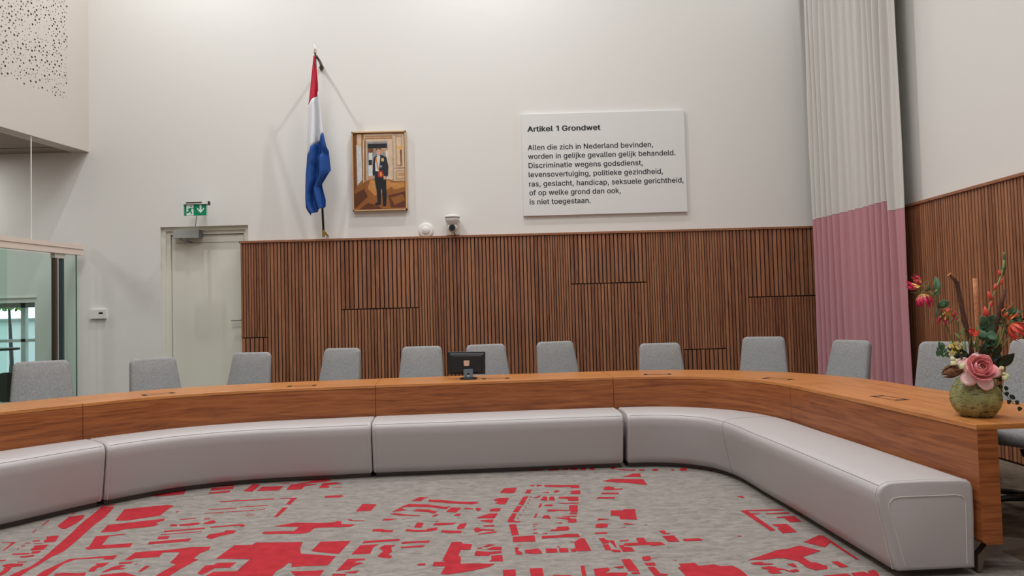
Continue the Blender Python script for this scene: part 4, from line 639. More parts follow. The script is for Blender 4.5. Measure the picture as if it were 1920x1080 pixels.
# ------------------------------------------------------------------ curtain in the corner
CW = mat('curtain_white', lin(208, 205, 200), .9, bump=.25, bscale=260); CP = mat('curtain_pink', lin(192, 138, 146), .9, bump=.25, bscale=260)
cp = Path([(3.84, 9.06), (3.88, 8.75), (3.91, 8.45), (3.95, 8.1), (3.98, 7.8), (4.0, 7.55), (4.03, 7.31)])
Lc = cp.s[-1]
def fold(u, z):
    """sideways offset of the cloth at share u of its length, height z"""
    a = .040 + .012 * sin(u * 9)
    g_ = u * 14 + .35 * sin(u * 7) + .03 * sin(z * .8 + u * 20)
    f = sin(2 * pi * g_)
    f = (abs(f) ** .75) * (1 if f > 0 else -1)
    if u > .86: f *= max(.25, 1 - (u - .86) * 8)
    return a * f
cur = empty('corner_curtain', (4.0, 8.2, 0))
def zjoin(u): return 2.455 if u < .84 else 2.455 - .11 * min(1, (u - .84) / .03)
NU, NZ = 330, 30
def cl(u, z):
    s_ = u * Lc
    p, tg, n = cp.at(s_); o = fold(u, z) + .006 * sin(z * 2.1 + u * 30)
    return Vector((p.x + n.x * o - 4.0, p.y + n.y * o - 8.2, z))
for nm, mt_, za, zb in (('pink_lower_cloth', CP, 0, 1), ('white_upper_cloth', CW, 1, 2)):
    m_ = MB(); R = []
    for k in range(NZ + 1):
        row = []
        for i in range(NU + 1):
            u = i / NU; zj = zjoin(u)
            z = (.02 + (zj - .02) * k / NZ) if za == 0 else (zj + (7.95 - zj) * k / NZ)
            row.append(cl(u, z))
        R.append(row)
    m_.rings(R, False, False, False); o = m_.build(nm, mt_, cur, True); sd = o.modifiers.new('cloth', 'SOLIDIFY'); sd.thickness = .004; sd.use_rim = False
m_ = MB(); R = []
for i in range(NU + 1):
    u = i / NU; p = cl(u, zjoin(u)); R.append(p)
m_.tube(R, .0035, 5); m_.build('seam', CW, cur)
tag(cur, 'tall pleated corner curtain, off-white above and dusty pink below', 'curtain')
m_ = MB(); R = []
for i in range(20):
    p, tg, n = cp.at(Lc * i / 19); R.append((p.x, p.y, 7.98))
m_.tube(R, .02, 6); tag(m_.build('curtain_rail', WHITEP), 'white curtain rail under the ceiling above the corner curtain', 'curtain rail')

# ------------------------------------------------------------------ ring of conference tables
sA, sB, sC, sD, sE = FRONT.find(-3.4, 5.69), FRONT.find(-1.27, 6.585), FRONT.find(.92, 6.745), FRONT.find(2.17, 5.70), FRONT.s[-1]
def TW(s): return .70 + .07 * max(0, min(1, (s - sC) / (sD - sC)))
def frame_at(s, off, z=0):
    p, t, n = FRONT.at(s); return Vector((p.x - n.x * off, p.y - n.y * off, z)), t, n
def flap(par, inv_, x, y, ang, L=.26, D=.10):
    m_ = MB(); M = Matrix.Translation((x, y, .7502)) @ Matrix.Rotation(ang, 4, 'Z')
    for a, b_, c_, d_ in ((-L / 2, L / 2, -D / 2, -D / 2 + .008), (-L / 2, L / 2, D / 2 - .008, D / 2), (-L / 2, -L / 2 + .035, -D / 2, D / 2), (L / 2 - .035, L / 2, -D / 2, D / 2)):
        m_.box(a, b_, c_, d_, 0, .0012, M=M)
    o = m_.build('cable_flap', GAP, par); o.matrix_parent_inverse = inv_
def table_segment(s0, s1, label, flaps):
    mid, t, n = frame_at((s0 + s1) / 2, .35); e = empty('conference_table', mid); inv_ = Matrix.Translation(-mid)
    def add(m_, nm, mt_, **k): o = m_.build(nm, mt_, e, **k); o.matrix_parent_inverse = inv_; return o
    g = .002
    m_ = MB(); sweep(m_, FRONT, s0 + g, s1 - g, lambda s: [(0, .724), (.002, .727), (.002, .748), (0, .75), (-TW(s), .75), (-TW(s), .724)], .05)
    add(m_, 'tabletop', WOOD_LIT, smooth=True, auto=30)
    m_ = MB(); sweep(m_, FRONT, s0 + g, s1 - g, lambda s: [(0, .18), (0, .722), (-.105, .722), (-.105, .16), (-.02, .16)], .05)
    add(m_, 'front_panel', WOOD_SHADED, smooth=True, auto=30)
    for u in (s0 + .25, s1 - (.9 if s1 == sE else .25)):
        m_ = MB(); sweep(m_, FRONT, u - .02, u + .02, lambda s: [(-.12, 0), (-.12, .03), (-.30, .03), (-.30, .70), (-.12, .70), (-.12, .724), (-TW(s) + .12, .724), (-TW(s) + .12, .70), (-.36, .70), (-.36, .03), (-TW(s) + .1, .03), (-TW(s) + .1, 0)], .04)
        add(m_, 'table_leg', DARKM)
    for f_ in flaps: flap(e, inv_, *f_)
    return tag(e, label, 'table', 'ring of curved conference tables')
table_segment(0, sA, 'walnut conference table segment at the far left, in front of the glass partition', [(-3.98, 5.05, radians(52))])
table_segment(sA, sB, 'long curved walnut conference table segment in front of the white door', [(-1.97, 6.70, radians(6)), (-3.10, 6.29, radians(40))])
table_segment(sB, sC, 'straight walnut conference table segment carrying the computer monitor', [(-.18, 6.93, radians(4))])
table_segment(sC, sD, 'walnut conference table segment bending round the right corner', [(1.37, 6.92, radians(-8)), (2.25, 6.17, radians(-52))])
te = table_segment(sD, sE, 'straight walnut conference table arm carrying the flower vase', [(2.44, 4.72, radians(-80))])
# steel foot plate at the open end of the arm
m_ = MB(); Yf = 3.66
PL = [(1862, 1007), (1925, 1014), (1990, 1018), (1990, 1036), (1920, 1027), (1868, 1035), (1846, 1048), (1841, 1072), (1834, 1072), (1834, 1042)]
m_.rings([[at(a, b_, Yf) for a, b_ in PL], [at(a, b_, Yf) + Vector((0, .04, 0)) for a, b_ in PL]])
o = m_.build('foot_plate', mat('brushed_steel', lin(120, 110, 102), .4, .7), te); o.matrix_parent_inverse = Matrix.Translation(-te.location)

# ------------------------------------------------------------------ upholstered benches inside the ring
def lerp_tab(s, T_):
    for (a, va), (b_, vb) in zip(T_, T_[1:]):
        if s <= b_: return va + (vb - va) * max(0, (s - a)) / (b_ - a)
    return T_[-1][1]
FO = [(0, .44), (sA - .6, .43), (sA, .37), (sA + 1.0, .36), (sB, .40), ((sB + sC) / 2, .43), (sC, .43), (sE, .43)]
def fo(s): return lerp_tab(s, FO)
def bprof(s):
    f_ = fo(s); g_ = f_ + .085; c_ = .012
    P = [(c_ + .01, .038), (c_, .30), (c_, .43), (c_ + .008, .455), (c_ + .028, .472), (c_ + .06, .478)]
    P += [((c_ + g_) / 2, .482), (g_ - .085, .479), (g_ - .055, .474), (g_ - .03, .462), (g_ - .012, .443), (g_ - .004, .42), (g_ - .012, .36), (f_ + .02, .10), (f_ + .008, .048), (f_ - .012, .038)]
    return P
def ring_at(s, ins=0.):
    p, t, n = FRONT.at(s); pr = bprof(s)
    cx = sum(q[0] for q in pr) / len(pr); cz = sum(q[1] for q in pr) / len(pr)
    wx = max(abs(q[0] - cx) for q in pr); wz = max(abs(q[1] - cz) for q in pr)
    return [Vector((p.x + n.x * (cx + (a - cx) * (1 - ins / wx)), p.y + n.y * (cx + (a - cx) * (1 - ins / wx)), cz + (z - cz) * (1 - ins / wz))) for a, z in pr]
SEAMM = mat('seam_grey', lin(146, 138, 136), .7)
def bench(s0, s1, label, seams=(), gap0=.004, gap1=.004, endpanel=False):
    mid, t, n = frame_at((s0 + s1) / 2, -.25); e = empty('upholstered_bench', mid); inv_ = Matrix.Translation(-mid)
    def add(m_, nm, mt_, par=None, **k):
        o = m_.build(nm, mt_, par or e, **k)
        if par is None: o.matrix_parent_inverse = inv_
        return o
    m_ = MB(); sweep(m_, FRONT, s0 + gap0, s1 - gap1, bprof, .05, 0, .022); up = add(m_, 'upholstery', VINYL, smooth=True, auto=60)
    m_ = MB(); sweep(m_, FRONT, s0 + gap0 + .02, s1 - gap1 - (.10 if endpanel else .02), lambda s: [(.06, 0), (.06, .042), (fo(s) - .06, .042), (fo(s) - .06, 0)], .06)
    add(m_, 'plinth', PLINTH)
    for u in (s0 + gap0 + .022, s1 - gap1 - .022):
        m_ = MB(); m_.tube(ring_at(u)[1:-1], .0028, 5); o = m_.build('piping', STITCH, up)
    m_ = MB(); m_.tube([(lambda q: Vector((q[0].x + q[2].x * (fo(u) + .085 - .026), q[0].y + q[2].y * (fo(u) + .085 - .026), .4594)))(FRONT.at(u)) for u in [s0 + gap0 + .025 + (s1 - s0 - gap0 - gap1 - .05) * k / 60 for k in range(61)]], .0012, 5); m_.build('shoulder_seam', SEAMM, up)
    for u in seams:
        m_ = MB(); m_.tube([q + Vector((0, 0, .0)) for q in ring_at(u, -.0005)[1:-1]], .0022, 5); m_.build('stitched_seam', SEAMM, up)
    if endpanel:
        p, t, n = FRONT.at(s1 - gap1)
        A = [(.070, .066), (.062, .36), (.068, .385), (.085, .400), (.115, .405), (fo(s1) - .03, .405), (fo(s1) + .003, .398), (fo(s1) + .022, .378), (fo(s1) + .026, .35), (fo(s1) - .045, .066)]
        m_ = MB(); m_.tube([Vector((p.x + n.x * a + t.x * .001, p.y + n.y * a + t.y * .001, z)) for a, z in A], .0028, 5); m_.build('end_panel_piping', STITCH, up)
    return tag(e, label, 'bench', 'grey upholstered benches inside the table ring')
bench(0, sA + .02, 'grey upholstered curved bench at the far left, cut by the photo edge')
bench(sA + .02, sB, 'long curved grey upholstered bench, second from the left')
bench(sB, sC, 'straight grey upholstered bench in front of the monitor', gap1=.004)
bench(sC, sE - .02, 'grey upholstered bench bending round the corner and running towards the viewer at right', seams=(sD - .18,), gap0=.030, endpanel=True)

# ------------------------------------------------------------------ chairs
def make_chair():
    e = empty('meeting_chair')
    m_ = MB(); m_.rings(slab_rings(rounded_rect(.525, .44, .605, .06, .055, 6), .075, .032, 4, .012, -.16)); bk = m_.build('backrest', FELT, e, True)
    bk.location = (0, .16, .47); bk.rotation_euler.x = radians(-13)
    m_ = MB(); R = slab_rings(rounded_rect(.50, .50, .48, .08, .06, 6), .09, .035, 4, .008)
    m_.rings([[Vector((p.x, .22 - p.z, p.y + .455)) for p in r] for r in R]); st = m_.build('seat', FELT, e, True)
    for sx in (-1, 1):
        m_ = MB(); m_.tube([(sx * .24, .20, .45), (sx * .285, .20, .52), (sx * .29, .17, .645), (sx * .29, .05, .665), (sx * .285, -.12, .655), (sx * .28, -.16, .60), (sx * .25, -.12, .45)], [.018, .018, .02, .024, .024, .018, .018], 8); m_.build('armrest', BLACKP, e, True)
    m_ = MB(); m_.lathe([(.06, .40), (.05, .36), (.028, .34), (.028, .12), (.05, .10), (.05, .07)], n=16); m_.build('column', DARKM, e, True, auto=40)
    for k in range(5):
        a = 2 * pi * k / 5 + .3
        m_ = MB(); m_.tube([(0, 0, .10), (.15 * cos(a), .15 * sin(a), .095), (.30 * cos(a), .30 * sin(a), .075)], [.026, .022, .016], 8); lg = m_.build('leg', DARKM, e, True)
        m_ = MB(); m_.lathe([(.001, -.022), (.028, -.022), (.030, 0), (.028, .022), (.001, .022)], n=14, M=Matrix.Translation((.30 * cos(a), .30 * sin(a), .030)) @ Matrix.Rotation(a, 4, 'Z') @ Matrix.Rotation(pi / 2, 4, 'X')); m_.build('caster', BLACKP, lg, True, auto=40)
    return e
CH = [(-4.33, 6.62, 1.047, 38, 'in front of the glass partition, leftmost of the row'),
      (-3.60, 7.21, 1.033, 48, 'in front of the white wall, left of the door'),
      (-2.78, 7.66, 1.043, -12, 'before the white door'),
      (-1.89, 7.95, 1.050, -16, 'before the panelling, under the flag'),
      (-1.00, 7.86, 1.050, -3, 'left of the black monitor'),
      (-.305, 7.95, 1.050, 14, 'partly hidden behind the black monitor'),
      (.47, 8.13, 1.055, 18, 'right of the monitor, below the text board'),
      (1.57, 7.75, 1.022, 0, 'below the right end of the text board'),
      (2.70, 7.80, 1.058, -26, 'left of the pink curtain, before the panelling'),
      (3.27, 7.00, 1.035, -68, 'in front of the pink curtain'),
      (3.50, 5.80, 1.06, -40, 'left behind the flower vase'),
      (3.54, 4.80, 1.110, -60, 'right behind the flower vase, cut by the photo edge')]
proto = make_chair()
for i, (x, y, zt, ang, lb) in enumerate(CH):
    c = proto if i == 0 else copy_tree(proto)
    a = radians(ang); c.rotation_euler.z = a
    c.location = (x + sin(a) * .27, y - cos(a) * .27, 0)
    dz = zt - 1.06
    for k in kids(c):
        if k.name.split('.')[0] in ('backrest', 'seat', 'armrest'): k.location.z += dz
    tag(c, 'grey felt upholstered meeting chair ' + lb, 'chair', 'grey meeting chairs behind the tables')

# ------------------------------------------------------------------ monitor
mo = empty('computer_monitor', (-.44, 6.94, .75))
m_ = MB(); M = Matrix.Translation((-.02, .03, 0)) @ Matrix.Rotation(radians(1), 4, 'Y') @ Matrix.Rotation(radians(-4), 4, 'X')
m_.box(-.180, .180, -.012, .018, .045, .262, M=M); o = m_.build('screen_housing', BLACKP, mo); bv = o.modifiers.new('b', 'BEVEL'); bv.width = .006; bv.segments = 3
m_ = MB(); m_.box(-.150, .150, -.024, -.012, .06, .225, M=M); o = m_.build('rear_cover', BLACKP, mo); bv = o.modifiers.new('b', 'BEVEL'); bv.width = .010; bv.segments = 3
m_ = MB(); m_.box(-.158, .165, -.019, -.012, .228, .246, M=M); o = m_.build('rear_vent_bar', mat('monitor_grey', lin(84, 88, 94), .4), mo); bv = o.modifiers.new('b', 'BEVEL'); bv.width = .005; bv.segments = 2
m_ = MB(); m_.rings([[M @ Vector((.0 + x, -.0245 - d, .125 + z)) for x, z in rounded_rect(.05, .056, .052, .008, .006, 4)] for d in (0, .002)]); m_.build('emblem_plate', mat('emblem_peach', lin(212, 172, 150), .4), mo)
m_ = MB(); m_.rings([[Vector((x, y_, z)) for x, y_ in ((-.044, -.030), (.044, -.030), (.044, -.012), (-.044, -.012))] for z in (.02, .098)]); m_.box(-.010, .010, -.0315, -.030, .045, .062, 1); m_.box(-.009, .009, -.0318, -.030, .028, .040, 2); m_.build('stand_neck', [mat('stand_blue_grey', lin(112, 130, 142), .35, .3), BLACKP, WHITEP], mo)
m_ = MB(); m_.lathe([(.001, 0), (.085, 0), (.085, .010), (.07, .018), (.001, .020)], n=32); m_.build('stand_base', BLACKP, mo, True, auto=40)
tag(mo, 'small black computer monitor seen from behind on the straight table segment', 'monitor')

# ------------------------------------------------------------------ vase and bouquet
VC = Vector((2.462, 3.87, .75))
def vase_mat():
    m = bpy.data.materials.new('crackled_green_glaze'); m.use_nodes = True; nt = m.node_tree; b = nt.nodes['Principled BSDF']; N = nt.nodes.new; L = nt.links.new
    tc = N('ShaderNodeTexCoord')
    n = N('ShaderNodeTexNoise'); n.inputs['Scale'].default_value = 14; n.inputs['Detail'].default_value = 6; L(tc.outputs['Object'], n.inputs['Vector'])
    cr = N('ShaderNodeValToRGB'); e = cr.color_ramp.elements; e[0].position = .35; e[0].color = lin(112, 112, 66); e[1].position = .65; e[1].color = lin(166, 164, 106); L(n.outputs['Fac'], cr.inputs[0])
    mp = N('ShaderNodeMapping'); mp.inputs['Scale'].default_value = (9, 9, 34); L(tc.outputs['Object'], mp.inputs[0])
    v = N('ShaderNodeTexNoise'); v.inputs['Scale'].default_value = 2.4; v.inputs['Detail'].default_value = 3; v.inputs['Distortion'].default_value = 1.5; L(mp.outputs[0], v.inputs['Vector'])
    c2 = N('ShaderNodeValToRGB'); e = c2.color_ramp.elements; e[0].position = .36; e[0].color = (0, 0, 0, 1); e[1].position = .42; e[1].color = (1, 1, 1, 1); L(v.outputs['Fac'], c2.inputs[0])
    mx = N('ShaderNodeMix'); mx.data_type = 'RGBA'; L(c2.outputs[0], mx.inputs[0]); mx.inputs[6].default_value = lin(46, 44, 30); L(cr.outputs[0], mx.inputs[7]); L(mx.outputs[2], b.inputs['Base Color'])
    b.inputs['Roughness'].default_value = .38; bp = N('ShaderNodeBump'); bp.inputs['Strength'].default_value = .3; bp.inputs['Distance'].default_value = .004; L(c2.outputs[0], bp.inputs['Height']); L(bp.outputs[0], b.inputs['Normal'])
    return m
m_ = MB()
prof = [(.001, 0), (.070, 0), (.080, .004), (.102, .022), (.124, .056), (.135, .092), (.134, .120), (.124, .155), (.106, .190), (.088, .216), (.078, .226), (.070, .224), (.080, .21), (.095, .17), (.10, .1), (.05, .03), (.001, .025)]; prof = [(r_ * .905, z_ * .95) for r_, z_ in prof]
m_.lathe(prof, n=48); va = m_.build('flower_vase', vase_mat(), None, True, loc=VC, auto=60)
tag(va, 'round squat olive green crackled ceramic vase on the right table arm', 'vase')
rn = random.Random(21)
YV = 3.85
def P(px_, py_, dy=0.): return at(px_, py_, YV + dy)
MOUTH = VC + Vector((0, 0, .215))
def root(j=0): return MOUTH + Vector((rn.uniform(-.03, .03), rn.uniform(-.03, .03), -.08))
BARK = mat('dark_bark', lin(84, 52, 40), .9, noise=.35, nscale=60, bump=.6, bscale=90)
BARKL = mat('tan_bark', lin(190, 124, 84), .85, noise=.25, nscale=50, bump=.5, bscale=80)
GREEN1 = mat('leaf_green', lin(72, 104, 70), .5, noise=.25, nscale=30); GREEND = mat('leaf_dark_green', lin(34, 52, 34), .4, noise=.25, nscale=30); GREENL = mat('leaf_light_green', lin(128, 146, 84), .5, noise=.2, nscale=30)
IVY = mat('ivy_grey_green', lin(84, 118, 92), .5, noise=.25, nscale=40)
PINK = mat('peony_pink', lin(240, 156, 158), .6, noise=.16, nscale=22); PINKL = mat('peony_pale_pink', lin(250, 206, 204), .6, noise=.1, nscale=22); PINKC = mat('peony_heart', lin(246, 190, 150), .6, noise=.15, nscale=60)
CORAL = mat('coral_red', lin(222, 74, 60), .55, noise=.15, nscale=40); MAG = mat('petal_magenta', lin(206, 36, 84), .5, noise=.2, nscale=40); YEL = mat('petal_yellow', lin(226, 196, 100), .55, noise=.15, nscale=40)
CREAM = mat('cream_blossom', lin(226, 222, 176), .6); STEM = mat('stem_green', lin(108, 118, 62), .6); BROWN = mat('dry_brown', lin(128, 86, 58), .8, noise=.35, nscale=70); ORANGE = mat('petal_orange', lin(226, 106, 62), .55, noise=.2, nscale=40)

def strip(mb, pts, wid, nrm, mi=0, cup=.25):
    """tapering leaf or petal along pts; wid(t) half width"""
    pts = [Vector(p) for p in pts]; R = []
    nrm = Vector(nrm)
    for i, p in enumerate(pts):
        t = i / (len(pts) - 1); d = (pts[min(i + 1, len(pts) - 1)] - pts[max(i - 1, 0)]).normalized()
        s_ = d.cross(nrm); s_ = s_.normalized() if s_.length > 1e-5 else d.orthogonal().normalized()
        n_ = s_.cross(d); w_ = max(.0004, wid(t))
        R.append([p - s_ * w_ + n_ * w_ * cup, p - s_ * w_ * .5 + n_ * w_ * cup * .25, p, p + s_ * w_ * .5 + n_ * w_ * cup * .25, p + s_ * w_ + n_ * w_ * cup])
    mb.rings(R, False, False, False, mi)
def arc(p0, p1, bulge, n=7):
    p0 = Vector(p0); p1 = Vector(p1); return [p0.lerp(p1, k / n) + Vector(bulge) * (4 * (k / n) * (1 - k / n)) for k in range(n + 1)]
leafw = lambda w_: (lambda t: 1.3 * w_ * (sin(pi * t ** .72) ** .9 if t < 1 else 0))
def stuffing(name, mats, build, label, cat, group=None):
    e = empty(name, MOUTH); inv_ = Matrix.Translation(-MOUTH)
    for nm, mt_, fn in build:
        m_ = MB(); fn(m_); o = m_.build(nm, mt_, e, True); o.matrix_parent_inverse = inv_
        if nm in ('leaf', 'petal', 'petals', 'leaves', 'bract', 'blossom', 'husk'):
            sd = o.modifiers.new('thick', 'SOLIDIFY'); sd.thickness = .0012
    return tag(e, label, cat, group)

# three bare branches
def branch(pts, rad, mt_, label, twig=None):
    def f(m_): m_.tube(pts, rad, 8)
    B = [('bark', mt_, f)]
    if twig: B.append(('twig', BARKL, lambda m_: m_.tube(twig, [.006, .005, .004], 6)))
    return stuffing('bare_branch', None, B, label, 'branch', 'bare branches in the vase')
branch([root(), P(1822, 650), P(1808, 600), P(1800, 560, .02), P(1794, 530, .02), P(1782, 516, .01)], [.010, .012, .013, .012, .011, .007], BARK, 'dark bare branch leaning left in the vase with a pale snapped tip', [P(1776, 519, .01), P(1782, 513, .01), P(1793, 523, .01)])
branch([root(), P(1832, 650, .04), P(1833, 600, .05), P(1830, 560, .05), P(1828, 522, .05)], [.011, .012, .012, .012, .012], BARKL, 'light tan bare branch standing upright in the middle of the vase')
branch([root(), P(1858, 645), P(1868, 610), P(1876, 575, -.02), P(1885, 542, -.03)], [.012, .014, .012, .011, .008], BARK, 'dark reddish bare branch leaning right in the vase')

# peony
def rose(c, R0, axis, label):
    c = Vector(c); ax = Vector(axis).normalized(); q = ax.to_track_quat('Z', 'Y')
    e = empty('peony_flower', c)
    def petal(mb, a, tilt, ln, wd, base, curl, mi=0):
        R = []; n = 8
        for i in range(n + 1):
            t = i / n; th_ = tilt * (1 - curl * t); r = base + ln * (sin(th_) * t + .05 * t); z = ln * cos(th_) * t
            wv = wd * (sin(pi * (.12 + .76 * t)) ** .55) * (1 if t < .85 else 1 - (t - .85) * 2.6)
            row = []
            for j in range(9):
                v = (j - 4) / 4; ang = a + v * wv / max(.012, r + .012); row.append(q @ Vector((r * cos(ang), r * sin(ang), z - abs(v) ** 2 * .10 * ln + .03 * ln * sin(5 * v + a * 3))))
            R.append(row)
        mb.rings(R, False, False, False, mi)
    K = 0
    for ring_, (cnt, tilt, ln, wd, base, curl, mt_) in enumerate(((5, 1.50, .074, .046, .020, -.12, PINKL), (5, 1.12, .060, .050, .022, .30, PINK), (5, .86, .062, .046, .022, .55, PINK), (5, .66, .060, .040, .018, .80, PINK), (5, .46, .052, .030, .014, 1.1, PINK), (6, .30, .040, .018, .009, 1.3, PINKC), (5, .1, .030, .010, .004, 1.0, PINKC))):
        for k in range(cnt):
            m_ = MB(); petal(m_, 2 * pi * (k + .5 * (ring_ % 2)) / cnt + ring_ * .35, tilt, ln * R0, wd * R0, base * R0, curl)
            o = m_.build('petal', mt_, e, True); sd = o.modifiers.new('t', 'SOLIDIFY'); sd.thickness = .0012
    m_ = MB(); m_.tube([(0, 0, 0), tuple(-ax * .03), tuple((MOUTH - c) * .8 + Vector((0, 0, -.02)))], .004, 6); m_.build('stem', STEM, e)
    return tag(e, label, 'flower')
rose(P(1835, 694, -.075), 1.12, (-.12, -.86, .45), 'large open pink peony hanging over the front rim of the vase')

# flame lilies
def lily(c, face, stem, label, n=9, L_=.075, tip=MAG, basec=YEL, droop=-1):
    c = Vector(c); e = empty('flame_lily', c)
    m_ = MB(); m_.tube([p - c for p in stem], .0022, 6); m_.build('stem', STEM, e, True)
    for k in range(n):
        a = 2 * pi * k / n + rn.uniform(-.2, .2); f = Vector(face).normalized(); u = f.orthogonal().normalized(); v = f.cross(u)
        d = (u * cos(a) + v * sin(a)); l2 = L_ * rn.uniform(.8, 1.15)
        pts = [Vector((0, 0, 0)), d * l2 * .28 + f * l2 * .15, d * l2 * .52 + f * l2 * .42, d * l2 * .60 + f * l2 * .72, d * l2 * .52 + f * l2 * 1.02]
        m_ = MB(); strip(m_, pts, lambda t: .0085 * (sin(pi * (.1 + .85 * t)) ** .8), d, 0)
        k2 = len(m_.f); half = k2 * 2 // 5
        m_.m = [1 if i < half else 0 for i in range(k2)]
        o = m_.build('petal', [tip, basec], e, True); sd = o.modifiers.new('t', 'SOLIDIFY'); sd.thickness = .001
    m_ = MB()
    for k in range(6):
        a = 2 * pi * k / 6; f = Vector(face).normalized(); u = f.orthogonal().normalized(); v = f.cross(u); d = u * cos(a) + v * sin(a)
        m_.tube([(0, 0, 0), d * .02 - f * .012, d * .045 - f * .02], .001, 4)
    m_.build('stamens', GREENL, e)
    return tag(e, label, 'flower', 'flame lilies in the vase')
lily(P(1727, 551), (.15, -.3, -1), [root(), P(1790, 650), P(1768, 600), P(1752, 560), P(1738, 545), P(1727, 551)], 'red pink flame lily drooping furthest left of the bouquet', 10, .075)
lily(P(1724, 536, .01), (-.8, -.2, .45), [P(1752, 545), P(1738, 536), P(1724, 536, .01)], 'yellow flame lily with red edges at the far left, above the drooping one', 8, .068, MAG, YEL)
lily(P(1779, 583), (-.4, -.4, -.35), [root(), P(1800, 640), P(1795, 600), P(1790, 586), P(1779, 583)], 'yellow and red flame lily between the left branch and the curtain', 8, .078, MAG, YEL)
lily(P(1893, 608, -.03), (.35, -.4, -.5), [root(), P(1870, 660), P(1882, 625), P(1893, 608, -.03)], 'orange red flame lily on the right side of the bouquet', 10, .085, CORAL, ORANGE)
lily(P(1884, 598, -.01), (.1, -.5, .6), [root(), P(1872, 650), P(1880, 615), P(1884, 598, -.01)], 'small orange flame lily above the red one at right', 7, .06, ORANGE, YEL)
lily(P(1822, 628, -.03), (0, -.6, .6), [root(), P(1826, 660), P(1822, 634, -.03)], 'small coral blossom in the centre above the peony', 6, .04, CORAL, CORAL)

# gladiolus spike
gp = [root(), P(1848, 640), P(1852, 600), P(1856, 570), P(1866, 545), P(1876, 520), P(1882, 500), P(1883, 478)]
def glbuds(m_):
    for (x, y, dx, r) in ((1856, 555, -6, .016), (1849, 586, -4, .020), (1858, 570, 5, .013), (1866, 538, 4, .012), (1877, 528, 6, .012), (1874, 512, -5, .010)):
        p = P(x, y); m_.lathe([(.001, -r * 1.3), (r * .6, -r), (r, -.1 * r), (r * .75, r * .7), (.001, r * 1.5)], n=10, M=Matrix.Translation(p) @ Matrix.Rotation(dx * .05, 4, 'Y') @ Matrix.Diagonal((.72, .72, 1.15, 1)))
stuffing('gladiolus_stem', None, [('stem', GREENL, lambda m_: m_.tube(gp, [.004, .004, .004, .004, .004, .004, .006, .003], 8)), ('bud', CORAL, glbuds),
    ('bud_tip', GREEN1, lambda m_: [m_.lathe([(.001, -.03), (.007, -.012), (.006, .012), (.001, .03)], n=8, M=Matrix.Translation(P(x, y))) for x, y in ((1883, 482), (1884, 497), (1881, 507))])],
    'tall gladiolus stem with coral buds and green tip, highest point of the bouquet', 'flower')

# leaves
def leafset(name, mt_, specs, label, stempts=None, cat='leaves'):
    B = []
    for (x0, y0, x1, y1, w_, bz) in specs:
        def f(m_, x0=x0, y0=y0, x1=x1, y1=y1, w_=w_, bz=bz): strip(m_, arc(P(x0, y0, rn.uniform(-.03, .03)), P(x1, y1, rn.uniform(-.05, .02)), (0, -.01, bz), 8), leafw(w_), (rn.uniform(-.3, .3), -1, rn.uniform(-.2, .5)))
        B.append(('leaf', mt_, f))
    if stempts: B.append(('stem', STEM, lambda m_: [m_.tube(s_, .0022, 5) for s_ in stempts]))
    return stuffing(name, None, B, label, cat)
leafset('dark_leaf_sprig', GREEND, [(1818, 675, 1774, 652, .022, .004), (1822, 672, 1785, 668, .018, .0), (1868, 680, 1902, 662, .026, -.006), (1856, 676, 1876, 664, .022, .004), (1860, 690, 1880, 676, .018, 0), (1846, 662, 1852, 628, .018, 0), (1838, 668, 1846, 640, .014, 0), (1862, 662, 1878, 645, .016, 0)], 'broad dark green leaves spreading either side above the peony', [[root(), P(1818, 675)], [root(), P(1866, 680)]])
leafset('ivy_sprig', IVY, [(1845, 612, 1838, 592, .022, 0), (1846, 618, 1866, 606, .024, 0), (1842, 625, 1832, 612, .018, 0), (1850, 630, 1870, 628, .020, 0), (1843, 634, 1838, 618, .018, 0), (1852, 600, 1866, 590, .016, 0), (1848, 640, 1860, 650, .018, 0), (1870, 605, 1885, 592, .016, 0), (1856, 620, 1848, 600, .016, 0), (1854, 640, 1842, 650, .015, 0)], 'grey green ivy leaves in the middle of the bouquet', [[root(), P(1848, 640), P(1848, 610)]])
leafset('pointed_leaf_sprig', GREEN1, [(1755, 545, 1754, 518, .015, 0), (1752, 553, 1758, 540, .013, 0), (1757, 575, 1782, 566, .014, .002), (1760, 578, 1754, 594, .014, 0), (1762, 575, 1770, 560, .012, 0), (1745, 540, 1732, 545, .006, 0), (1745, 543, 1735, 535, .006, 0)], 'green pointed leaves on the long stem at the left of the bouquet', [[root(), P(1790, 648), P(1770, 600), P(1758, 570), P(1754, 540)]])
leafset('fern_leaf_sprig', GREEN1, [(1888, 590, 1893, 572, .009, 0), (1888, 590, 1905, 578, .009, 0), (1892, 586, 1918, 584, .010, .002), (1888, 592, 1878, 580, .010, 0), (1893, 600, 1910, 612, .010, 0), (1895, 596, 1918, 602, .009, 0), (1886, 594, 1900, 568, .007, 0), (1880, 612, 1866, 604, .010, 0)], 'narrow green leaves at the upper right of the bouquet', [[root(), P(1872, 650), P(1886, 592)]])
leafset('grass_sprig', GREENL, [(1800, 662, 1776, 640, .003, .01), (1806, 660, 1788, 622, .003, .0), (1812, 660, 1800, 618, .003, 0), (1815, 655, 1818, 612, .004, 0), (1822, 660, 1835, 618, .004, 0), (1830, 662, 1828, 600, .005, 0), (1808, 655, 1792, 640, .003, 0), (1803, 640, 1800, 598, .003, 0), (1870, 660, 1896, 620, .003, 0), (1866, 655, 1882, 612, .003, 0), (1862, 650, 1872, 618, .004, 0)], 'thin yellow green grass blades among the branches', None, 'grass')
